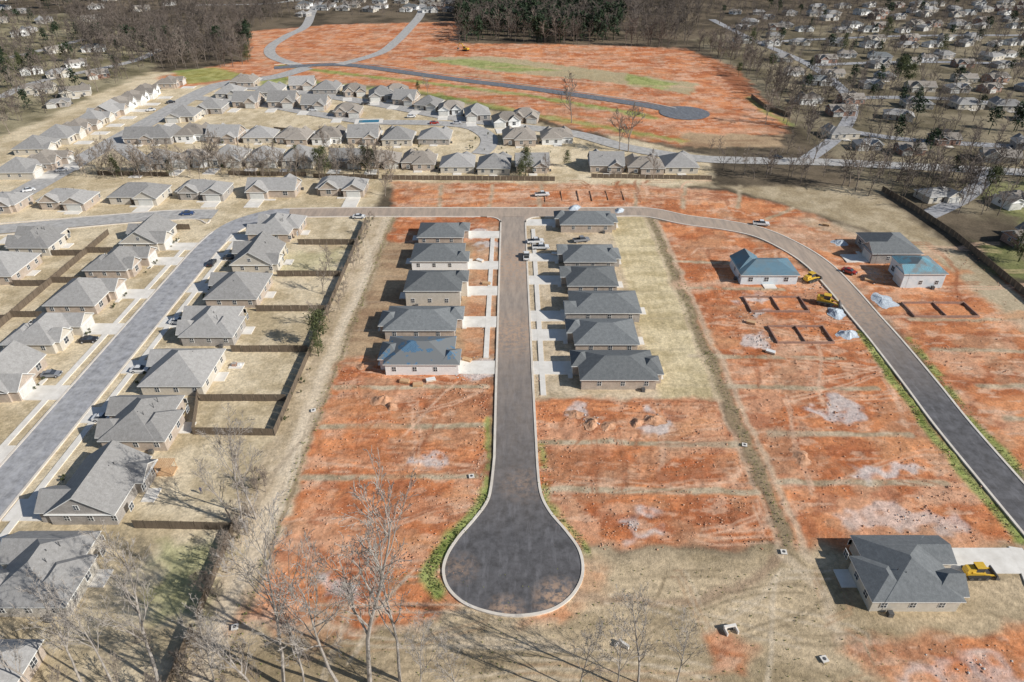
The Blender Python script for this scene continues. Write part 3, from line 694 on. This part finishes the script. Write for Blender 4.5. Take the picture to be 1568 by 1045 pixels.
# ------------------------------------------------------------------ vehicles & machines
def car(loc,rz,paint,kind='car'):
    mb=MB()
    if kind=='car': S=[(-2.25,.45,.75,.75,.80,.80),(-2.15,.28,.92,.92,.86,.84),(-1.55,.25,1.0,1.02,.9,.85),(-.95,.25,1.0,1.42,.9,.66),(.25,.25,1.0,1.46,.9,.66),(1.05,.25,.95,.99,.9,.8),(2.0,.28,.82,.84,.86,.78),(2.25,.4,.62,.62,.78,.74)]
    else: S=[(-2.8,.5,.95,.95,.92,.92),(-2.75,.4,1.05,1.05,.96,.96),(-.75,.4,1.05,1.06,.96,.95),(-.6,.4,1.12,1.8,.96,.74),(.7,.4,1.12,1.84,.96,.74),(1.35,.4,1.1,1.16,.96,.86),(2.6,.4,1.0,1.04,.95,.88),(2.8,.5,.8,.8,.9,.85)]
    for a,b_ in zip(S[:-1],S[1:]):
        for sg in (1,-1):
            q=[(a[0],sg*a[4],a[1]),(b_[0],sg*b_[4],b_[1]),(b_[0],sg*b_[4],b_[2]),(a[0],sg*a[4],a[2])]; mb.face(q if sg<0 else q[::-1],paint)
            cab=max(a[3]-a[2],b_[3]-b_[2])>.2
            q=[(a[0],sg*a[4],a[2]),(b_[0],sg*b_[4],b_[2]),(b_[0],sg*b_[5],b_[3]),(a[0],sg*a[5],a[3])]; mb.face(q if sg<0 else q[::-1],'glass' if cab else paint)
        slope=abs(b_[3]-a[3])>.2
        mb.face([(a[0],-a[5],a[3]),(b_[0],-b_[5],b_[3]),(b_[0],b_[5],b_[3]),(a[0],a[5],a[3])],'glass' if slope else paint)
        mb.face([(a[0],a[4],a[1]),(b_[0],b_[4],b_[1]),(b_[0],-b_[4],b_[1]),(a[0],-a[4],a[1])],'metal')
    for s,k in ((S[0],1),(S[-1],-1)):
        q=[(s[0],s[4],s[1]),(s[0],-s[4],s[1]),(s[0],-s[5],s[3]),(s[0],s[5],s[3])]; mb.face(q if k>0 else q[::-1],paint)
    wb=1.35 if kind=='car' else 1.75
    for wx_ in (-wb,wb):
        for sg in (-1,1):
            mb.cyl((wx_,sg*.9-.11,.33),.34,.24,'y','tyre',16); mb.cyl((wx_,sg*.9-.125,.33),.2,.27,'y','paint_silver',10)
    if kind=='truck': mb.box(-2.6,-.8,1.06,-.85,.8,1.075,'tyre')
    for sg in (-.65,.5): mb.box(S[-1][0]-.04,sg,.62,S[-1][0]+.03,sg+.25,.76,'trim'); mb.box(S[0][0]-.03,sg,.68,S[0][0]+.03,sg+.2,.8,'paint_red')
    mb.obj('parked_car' if kind=='car' else 'pickup_truck',(loc[0],loc[1],.05),rz)
hp=math.pi/2
for u,v,rz,p,k in ((288,329,.1,'paint_blue','car'),(550,334,0,'paint_white','car'),(137,523,.1,'paint_black','car'),(80,576,.1,'paint_grey','car'),(806,395,hp,'paint_white','truck'),(828,381,0,'paint_white','truck'),(820,372,0.1,'paint_white','truck'),(1165,345,-.2,'paint_white','truck'),(325,405,1.6,'paint_black','car'),(1300,418,-.8,'paint_red','car'),
    (232,170,.4,'paint_white','car'),(262,158,.4,'paint_black','car'),(95,262,.6,'paint_silver','car'),(45,293,.6,'paint_white','car'),(480,170,0,'paint_white','car'),(560,160,.2,'paint_black','car'),(630,180,.2,'paint_white','car'),(665,190,.2,'paint_red','car'),(1190,243,0,'paint_black','car'),(700,190,.1,'paint_silver','car'),(890,370,0.2,'paint_grey','truck'),(830,300,.1,'paint_white','truck')):
    car(G(u,v),rz,p,k)
for y in (150,188,128,110): car((-88.6+rh.uniform(-1,1),y+5.3),0,rh.choice(['paint_black','paint_grey','paint_white']))
def loader(loc,rz,sc=1):
    mb=MB()
    for sg in (-1,1):
        y=sg*1.05
        mb.hexa([(-1.5,y-.25,.05),(1.5,y-.25,.05),(1.5,y+.25,.05),(-1.5,y+.25,.05),(-1.9,y-.25,.75),(1.9,y-.25,.75),(1.9,y+.25,.75),(-1.9,y+.25,.75)],'tyre')
        for wx_ in (-1.3,0,1.3): mb.cyl((wx_,y-.28,.4),.3,.56,'y','metal',10)
        mb.hexa([(-1.2,sg*.75-.08,1.2),(2.9,sg*.75-.08,.5),(2.9,sg*.75+.08,.5),(-1.2,sg*.75+.08,1.2),(-1.2,sg*.75-.08,1.5),(2.9,sg*.75-.08,.75),(2.9,sg*.75+.08,.75),(-1.2,sg*.75+.08,1.5)],'yellow')
    mb.box(-1.9,-.78,.5,1.1,.78,1.25,'yellow'); mb.hexa([(-2.1,-.7,1.25),(-.6,-.7,1.25),(-.6,.7,1.25),(-2.1,.7,1.25),(-1.9,-.6,1.85),(-.6,-.6,1.95),(-.6,.6,1.95),(-1.9,.6,1.85)],'yellow')
    mb.box(-.55,-.6,1.25,.8,.6,2.3,'glass'); mb.box(-.65,-.7,2.3,.95,.7,2.42,'yellow')
    for a in (-.55,.75):
        for b_ in (-.63,.57): mb.box(a,b_,1.25,a+.08,b_+.06,2.3,'metal')
    mb.hexa([(2.9,-1.2,.05),(3.7,-1.2,.0),(3.7,1.2,.0),(2.9,1.2,.05),(2.85,-1.2,.95),(3.05,-1.2,1.0),(3.05,1.2,1.0),(2.85,1.2,.95)],'metal')
    o=mb.obj('tracked_loader',(*loc,0),rz); o.scale=(sc,)*3
def excavator(loc,rz):
    mb=MB()
    for sg in (-1,1): mb.hexa([(-1.8,sg*1.2-.3,.0),(1.8,sg*1.2-.3,.0),(1.8,sg*1.2+.3,.0),(-1.8,sg*1.2+.3,.0),(-2.2,sg*1.2-.3,.8),(2.2,sg*1.2-.3,.8),(2.2,sg*1.2+.3,.8),(-2.2,sg*1.2+.3,.8)],'tyre')
    mb.box(-2.4,-1.3,1.0,1.3,1.3,2.0,'yellow'); mb.box(-.2,.2,2.0,1.3,1.25,3.0,'glass'); mb.box(-.3,.1,3.0,1.4,1.3,3.1,'yellow'); mb.cyl((0,0,.7),.8,.4,'z','metal')
    V_=Vector
    mb.tube([V_((1.2,-.2,1.6)),V_((3.2,-.2,4.4)),V_((5.4,-.2,4.6))],[.35,.32,.25],'yellow',4); mb.tube([V_((5.2,-.2,4.9)),V_((6.8,-.2,1.6))],[.25,.16],'yellow',4)
    mb.hexa([(6.1,-.8,.4),(7,-.8,.4),(7,.4,.4),(6.1,.4,.4),(6.4,-.8,1.6),(7.1,-.8,1.4),(7.1,.4,1.4),(6.4,.4,1.6)],'metal')
    mb.obj('excavator',(*loc,0),rz)
loader(G(1263,465),-.4,1.2); loader(G(1240,430),.5,1.1); loader(G(1492,880),0,1.0)
excavator(G(713,78),2.6)
for u,v in ((480,629),(722,730),(1140,682),(1200,846),(1262,1010),(360,961)):
    x,y=G(u,v); mb=MB(); mb.box(-.45,-.45,-.4,.45,.45,.10,'brickg'); mb.box(-.52,-.52,.10,.52,.52,.2,'conc'); mb.cyl((0,0,.2),.28,.03,'z','metal',12); mb.obj('storm_drain_box',(x,y,0),rh.uniform(-.3,.3))
mb=MB()
mb.box(-1.0,-.2,-.3,1.0,.2,.7,'conc'); mb.box(-1.0,-1.2,-.3,-.8,-.2,.5,'conc'); mb.box(.8,-1.2,-.3,1.0,-.2,.5,'conc'); mb.box(-.5,-.23,-.2,.5,-.2,.4,'tyre'); mb.obj('culvert_headwall',(*G(1117,962),0),.2)
mb=MB(); mb.box(-.9,-.2,-.3,.9,.2,.6,'conc'); mb.box(-.9,-1.0,-.3,-.7,-.2,.4,'conc'); mb.obj('culvert_headwall',(*G(955,988),0),-.7)
for i,(u,v) in enumerate(((660,583),(715,552),(640,590),(735,400),(745,435),(1150,495),(1180,540),(1265,345),(620,585),(850,390),(1330,430))):
    x,y=G(u,v); mb=MB()
    for a in range(4):
        mb.box(-1.2+a*.02,-.6,.02+a*.14,1.2-a*.05,.6,.13+a*.14,'woodn' if a%2==0 or i%3 else 'trim')
    mb.obj('lumber_stack',(x,y,-.02),rh.uniform(-.6,.6))
x,y=G(256,722); mb=MB()
mb.box(-1.6,-1.3,-.2,1.6,1.3,.1,'woodn')
for a in (-1.5,1.4):
    for b_ in (-1.2,1.1): mb.box(a,b_,.1,a+.1,b_+.1,2.2,'woodn')
for a in range(9): mb.box(-1.7+a*.38,-1.4,2.2,-1.7+a*.38+.3,1.4,2.26,'woodn')
mb.obj('wooden_pergola',(x,y,0),.0)
x,y=G(362,560); mb=MB(); mb.box(-1.6,-1.2,-.3,1.6,1.2,.05,'conc'); mb.box(-.9,-.5,.05,.1,.5,.75,'brickr'); mb.box(.3,-.3,.05,1.1,.5,.45,'trim'); mb.obj('patio_furniture',(x,y,0))
x,y=G(565,186); mb=MB(); mb.box(-7,-4,-.3,7,4,.05,'conc'); mb.box(-5,-2.4,.0,5,2.4,.06,'water'); mb.obj('swimming_pool',(x,y,0),.1)
def person(loc,rz):
    me=bpy.data.meshes.new('person')
    v=[(0,0,.95),(0,0,1.2),(0,0,1.42),(0,.02,1.56),(0,.03,1.68),(-.1,0,.9),(-.12,.05,.5),(-.13,0,.08),(-.13,.14,.03),(.1,0,.9),(.12,-.05,.5),(.13,-.1,.08),(.13,.04,.03),(-.2,0,1.4),(-.26,.03,1.12),(-.26,.15,.9),(.2,0,1.4),(.27,-.03,1.12),(.27,.08,.88)]
    e=[(0,1),(1,2),(2,3),(3,4),(0,5),(5,6),(6,7),(7,8),(0,9),(9,10),(10,11),(11,12),(2,13),(13,14),(14,15),(2,16),(16,17),(17,18)]
    me.from_pydata(v,e,[]); o=bpy.data.objects.new('person',me); scene.collection.objects.link(o)
    o.modifiers.new('s','SKIN'); 
    R_=[.14,.14,.15,.06,.11,.1,.07,.05,.05,.1,.07,.05,.05,.07,.05,.04,.07,.05,.04]
    for i,d in enumerate(me.skin_vertices[0].data): d.radius=(R_[i],R_[i]*.85); d.use_root=(i==0)
    o.modifiers.new('u','SUBSURF').levels=1; me.materials.append(M['cloth']); o.location=(*loc,-.02); o.rotation_euler=(0,0,rz)
person(G(309,756),.5)
# ------------------------------------------------------------------ TREES
def grow(mb,p,d,L,r,lev,mx,cfg,q):
    ns=cfg['seg'][lev]; pts=[p.copy()]; rad=[r]; dirs=[d.copy()]
    for i in range(ns):
        d=(d+Vector((q.gauss(0,1),q.gauss(0,1),q.gauss(0,1)))*cfg['wob'][lev]+Vector((0,0,cfg['up']))).normalized()
        p=p+d*L/ns; pts.append(p.copy()); dirs.append(d.copy()); rad.append(max(r*(1-(i+1)/ns*.8),cfg['rmin']))
    mb.tube(pts,rad,cfg['mat'],cfg['sides'][lev])
    if lev<mx:
        n=cfg['n'][lev]
        for k in range(n):
            t=cfg['t0'][lev]+(1-cfg['t0'][lev])*(k+q.random())/n; fi=t*ns; i=min(int(fi),ns-1); fr=fi-i
            pp=pts[i].lerp(pts[i+1],fr); dd=dirs[i+1]
            o=dd.orthogonal().normalized(); o.rotate(Matrix.Rotation(q.uniform(0,6.28),3,dd))
            an=math.radians(q.uniform(*cfg['ang'])); nd=(dd*math.cos(an)+o*math.sin(an)).normalized()
            grow(mb,pp,nd,L*cfg['len'][lev]*q.uniform(.7,1.2)*(1.15-.6*t),max((rad[i]*(1-fr)+rad[i+1]*fr)*cfg.get('rk',.68),cfg['rmin']),lev+1,mx,cfg,q)
def tree(seed,h,mx=4,thin=1.,t0=.35,rm=.018,mat='bark',ns=(12,6,4,3)):
    mb=MB(); q=random.Random(seed)
    cfg=dict(seg=[9,6,4,2,2],sides=[7,5,4,3,3],wob=[.06,.13,.17,.2,.22],up=.09,n=list(ns),t0=[t0,.25,.2,.2],len=[.42,.5,.5,.5],ang=(22,48),rmin=rm,mat=mat)
    grow(mb,Vector((0,0,-.3)),Vector((q.uniform(-.05,.05),q.uniform(-.05,.05),1)),h,h*.0125*thin,0,mx,cfg,q); return mb.mesh('bare_tree')
bigs=[tree(101,30,4,1.0,.34,.030),tree(105,30,4,.85,.42,.030),tree(109,26,4,.9,.36,.030)]
for i,(u,v,h,j) in enumerate(((566,1046,36,0),(434,1050,30,1),(612,1042,27,2),(520,1052,29,1),(242,1046,25,0),(128,1050,19,2),(975,1062,19,0),(888,1068,16,2),(1028,1070,15,1),(336,1065,17,2),(60,1060,15,0),(372,806,23,1),(392,794,19,2),(355,798,15,0),(700,1085,14,2),(180,1070,20,1),(400,1075,20,0),(470,1070,20,2),(640,1080,16,1),(940,1085,16,1))):
    x,y=G(u,v); b0=(30,30,26)[j]; s=h/b0; put(bigs[j],'bare_tree',(x,y,0),rh.uniform(0,6.28),(s*.85,s*.85,s))
mids=[tree(201+i,13,3,1.15,.22,.045,'barkm',(13,6,4)) for i in range(4)]
def midtree(x,y,h): put(mids[rh.randrange(4)],'bare_tree',(x,y,0),rh.uniform(0,6.28),h/13)
for i in range(70):
    u=130+i*6.8+rh.uniform(-6,6); v=268+rh.uniform(-10,8); x,y=G(u,v); midtree(x,y,rh.uniform(6,12))
for u,v,h in ((875,188,20),(962,232,19),(948,230,15),(1000,275,10),(1172,190,14),(590,300,11),(600,278,12),(330,255,14),(495,450,9),(505,420,8),(488,500,7),(1245,250,15),(1310,292,18),(1300,285,15),(1330,300,14),(1140,265,10),(1180,268,10),(835,275,9),(30,160,16),(100,150,15),(150,140,16),(275,90,18),(290,95,16),(370,95,15),(1560,385,10),(1430,300,13),(15,205,14),(500,240,12),(580,270,12),(655,145,9)): midtree(*G(u,v),h)
for i in range(52):
    y=rh.uniform(45,96) if i<38 else rh.uniform(150,225); midtree(-49+rh.uniform(-1.5,1.8),y,rh.uniform(2.5,5.5))
for i in range(18): midtree(rh.uniform(-85,-30),rh.uniform(50,61),rh.uniform(3,8))
def conifer(seed,ncl,nt_,h=10,cone=True,sz=.3):
    q=np.random.default_rng(seed); V=[];Fa=[]
    for k in range(ncl):
        t=q.random()**.8; z=h*(.18+.8*t) if cone else h*(.45+.55*t)
        rr_=(1-t)*h*.24+.25 if cone else h*.2*math.sqrt(max(.05,1-(2*t-1)**2))
        a=q.uniform(0,6.28); r_=rr_*q.uniform(.5,1.1); cx,cy=r_*math.cos(a),r_*math.sin(a)
        cs=h*.06*q.uniform(.6,1.4)
        for i in range(nt_):
            c=np.array([cx,cy,z])+q.normal(0,1,3)*cs*np.array([1,1,.6]); n=len(V)
            for m_ in range(3): V.append(c+q.normal(0,1,3)*sz*.6)
            Fa.append((n,n+1,n+2))
    n=len(V); r0=h*.018
    for z,r_ in ((-.3,r0),(h*.9,r0*.2)):
        for i in range(5): V.append(np.array([r_*math.cos(i*1.2566),r_*math.sin(i*1.2566),z]))
    for i in range(5):
        j=(i+1)%5; Fa+= [(n+i,n+j,n+5+j),(n+i,n+5+j,n+5+i)]
    return np.array(V),np.array(Fa)
def cmesh(seed,*a,**k):
    V,Fa=conifer(seed,*a,**k); me=bpy.data.meshes.new('cedar'); me.from_pydata(V.tolist(),[],Fa.tolist()); me.materials.append(M['cedar']); return me
ced=[cmesh(301,60,34,10,True,.24),cmesh(302,70,30,10,False,.26),cmesh(303,60,34,10,True,.24)]
for u,v,h in ((498,268,12),(488,262,9),(805,268,12),(798,272,8),(560,262,11),(570,262,9),(262,270,7),(180,270,9),(868,255,7),(492,530,10),(488,545,7),(20,112,12),(35,108,11),(100,95,12),(1180,110,10),(1355,60,16),(1375,125,14),(1385,140,15),(1560,400,14),(1510,300,11),(1150,75,14),(380,95,12),(1130,118,8),(210,262,8),(455,250,8),(640,140,6),(1290,80,13),(1440,85,14),(60,108,11)):
    x,y=G(u,v); put(ced[rh.randrange(3)],'evergreen_tree',(x,y,0),rh.uniform(0,6.28),h/10)
def fartemp(seed):
    mb=MB(); q=random.Random(seed)
    cfg=dict(seg=[4,2,1],sides=[4,3,3],wob=[.08,.16,.2],up=.07,n=[12,5,0],t0=[.2,.2],len=[.42,.5],ang=(22,55),rmin=.075,mat='barkd')
    grow(mb,Vector((0,0,-.3)),Vector((0,0,1)),12,.19,0,2,cfg,q); return np.array(mb.v),np.array(mb.f)
ft=[fartemp(400+i) for i in range(5)]
def sample(poly,dens):
    poly=GP(poly); a=np.array(poly); q=np.random.default_rng(int(abs(a[0,0])*7)+len(poly))
    x0,y0=a.min(0); x1,y1=a.max(0); n=int((x1-x0)*(y1-y0)*dens)
    x=q.uniform(x0,x1,n); y=q.uniform(y0,y1,n); k=inpoly(x,y,poly); return x[k],y[k],q
def wood(poly,dens,h0,h1):
    x,y,q=sample(poly,dens); h=q.uniform(h0,h1,len(x))
    return [(a,b_,0,c_/12,r_) for a,b_,c_,r_ in zip(x,y,h,q.uniform(0,6.28,len(x)))]
pts=[]
pts+=wood([(120,48),(380,48),(385,90),(370,104),(250,108),(130,78)],.016,10,17)
pts+=wood([(100,20),(420,8),(440,25),(390,45),(120,48)],.011,10,16)
pts+=wood([(700,67),(1058,74),(1070,40),(1060,-5),(700,-15)],.010,13,20)
pts+=wood([(1052,74),(1130,72),(1195,118),(1262,205),(1240,240),(1215,205),(1165,150),(1130,108)],.018,9,15)
pts+=wood([(1240,255),(1400,262),(1700,275),(1900,330),(1568,335),(1400,325),(1310,290),(1100,272),(1100,258)],.017,8,14)
pts+=wood([(1060,10),(1568,2),(1900,10),(2200,380),(1568,345),(1330,270),(1240,180)],.0060,7,12)
pts+=wood([(-500,240),(-400,40),(120,25),(240,75),(235,105),(0,205)],.0060,8,14)
pts+=wood([(-500,40),(-400,-40),(1568,-60),(2200,-20),(2200,5),(1060,8),(700,-5),(420,8),(100,20)],.0028,12,20)
pts+=wood([(920,228),(1090,235),(1200,228),(1230,240),(1100,238),(930,212)],.008,6,10)
pts+=wood([(400,-5),(700,-5),(700,30),(420,30)],.004,9,13)
scatter('distant_bare_woodland',ft,pts,M['barkd'])
pt=[conifer(500+i,34,9,12,i%2==0,.75) for i in range(4)]
pp=wood([(702,64),(940,66),(960,40),(940,15),(700,10)],.0085,13,19)
pp+=wood([(130,60),(380,55),(385,80),(260,90),(140,70)],.0030,9,15)
pp+=wood([(1060,10),(1568,5),(2000,330),(1568,330),(1330,270),(1240,180)],.0005,7,13)
pp+=wood([(-500,240),(-400,40),(120,25),(240,75),(0,205)],.0007,8,12)
pp+=wood([(-500,30),(-400,-60),(700,-70),(2200,-60),(2200,0),(700,0)],.0018,12,19)
pp+=wood([(0,98),(60,95),(60,110),(0,112)],.01,8,12)
scatter('distant_pine_woodland',pt,pp,M['pine'])
st_=[conifer(600+i,7,26,1.3,False,.11) for i in range(2)]
sp_=[]
for cx,ys_ in ((-88,[206,184,163.5,144.5,124,105.5,85.8,66.8]),(-110.8,[199,180.5,160,141,121.5])):
    for y in ys_:
        for k in range(6): sp_.append((cx+rh.uniform(-.4,.4),y+3+rh.uniform(0,9),-.35,rh.uniform(.6,1.1),rh.random()*6))
for i in range(60): sp_.append((-50.5+rh.uniform(-.6,2),rh.uniform(45,228),-.3,rh.uniform(.5,1.3),0))
for i in range(110):
    u=rh.uniform(200,860); x,y=G(u,rh.uniform(205,270)); sp_.append((x,y,-.4,rh.uniform(.8,1.8),0))
scatter('garden_shrubs',st_,sp_,M['shrub'])
def clodt(seed):
    q=np.random.default_rng(seed); v=np.array([(1,0,0),(-1,0,0),(0,1,0),(0,-1,0),(0,0,1),(0,0,-1)],float)*q.uniform(.6,1.3,(6,1))*np.array([1,1,.6])
    f=np.array([(0,2,4),(2,1,4),(1,3,4),(3,0,4),(2,0,5),(1,2,5),(3,1,5),(0,3,5)]); return v,f
ct=[clodt(i) for i in range(5)]; q=np.random.default_rng(9)
def clods(n,x0,x1,y0,y1,s0,s1):
    out=[]
    cx=q.uniform(x0,x1,max(1,n//25)); cy=q.uniform(y0,y1,max(1,n//25))
    for i in range(n):
        j=q.integers(len(cx)); x,y=(cx[j]+q.normal(0,2.2),cy[j]+q.normal(0,1.2)) if q.random()<.7 else (q.uniform(x0,x1),q.uniform(y0,y1))
        if x0<x<x1 and y0<y<y1: out.append((x,y,-.08,s0+(s1-s0)*q.random()**5,q.uniform(0,6)))
    return out
cl=clods(3600,-41,-6,68,137,.05,.28)+clods(3000,6,47,80,122,.05,.27)+clods(3800,53,92,80,190,.06,.30)+clods(1600,-40,60,237,262,.08,.34)+clods(1400,105,150,130,200,.08,.34)+clods(700,60,90,45,62,.05,.26)
cl+= [(s*(5.4+q.uniform(0,2.2)) ,q.uniform(92,136),-.05,.06+.2*q.random()**3,0) for s in (-1,1) for _ in range(260)]
scatter('clay_clods',ct,cl,M['clod'])
rb=[]
for u,v,w,n in ((725,560,14,160),(905,645,14,50),(1003,640,12,50),(537,897,10,90),(1160,520,14,60),(745,360,14,90),(970,805,12,20),(1385,790,45,40),(1250,440,20,70),(1150,480,14,40),(715,575,12,80),(1340,425,18,70),(1480,1025,50,40),(745,500,6,30),(235,765,6,30)):
    for i in range(n):
        x,y=G(u+q.normal(0,w*.7),v+q.normal(0,w*.35)); rb.append((x,y,-.06,.07+.26*q.random()**3,q.uniform(0,6)))
scatter('building_rubble',ct,rb,M['rubble'])
wt=[conifer(700+i,3,10,.22,False,.07) for i in range(3)]; we=[]
def along(pts,n,wd,px=True):
    pts=GP(pts) if px else pts
    for i in range(n):
        j=rh.randrange(len(pts)-1); t=rh.random(); a,b_=pts[j],pts[j+1]
        we.append((a[0]+(b_[0]-a[0])*t+rh.gauss(0,wd),a[1]+(b_[1]-a[1])*t+rh.gauss(0,wd*.6),-.14,rh.uniform(.6,1.6),rh.random()*6))
along([(745,755),(715,800),(668,850),(655,880),(672,905)],360,.6); along([(828,680),(838,770),(880,815),(905,850)],110,.5)
along([(1318,508),(1345,550),(1425,660),(1560,825)],500,.5); along([(1395,520),(1440,580),(1500,655),(1568,725)],300,.6)
along([(49.3,80),(49.3,225)],500,.9,False); along([(-43,45),(-42.3,228)],400,.7,False)
for i in range(900): we.append((rh.uniform(-45,60),rh.uniform(48,76),-.2,rh.uniform(.4,1.3),rh.random()*6))
scatter('weeds',wt,we,M['weed'])
# ------------------------------------------------------------------ camera, light, sky
cam=bpy.data.cameras.new('camera'); co=bpy.data.objects.new('camera',cam); scene.collection.objects.link(co)
co.location=(0,0,H); co.rotation_euler=(math.pi/2-P,0,0); cam.sensor_width=36; cam.lens=36*F/1568; cam.clip_start=1; cam.clip_end=12000; scene.camera=co
el=math.radians(32); S=Vector((math.cos(el)*.92,-math.cos(el)*.392,math.sin(el)))
sl=bpy.data.lights.new('sun','SUN'); sl.energy=5.0; sl.angle=math.radians(.5); sl.color=(1,.965,.90)
so=bpy.data.objects.new('sun',sl); so.rotation_euler=(-S).to_track_quat('-Z','Y').to_euler(); so.location=(100,-50,200); scene.collection.objects.link(so)
w=bpy.data.worlds.new('World'); scene.world=w; w.use_nodes=True; nt=w.node_tree
sk=nt.nodes.new('ShaderNodeTexSky'); sk.sky_type='NISHITA'; sk.sun_disc=False; sk.sun_elevation=el; sk.sun_rotation=math.atan2(S.x,S.y); sk.air_density=1.; sk.dust_density=.6
bg=nt.nodes['Background']; nt.links.new(sk.outputs[0],bg.inputs[0]); bg.inputs[1].default_value=.08
scene.view_settings.view_transform='Standard'; scene.view_settings.look='None'; scene.view_settings.exposure=0
print('objs',len(scene.objects))
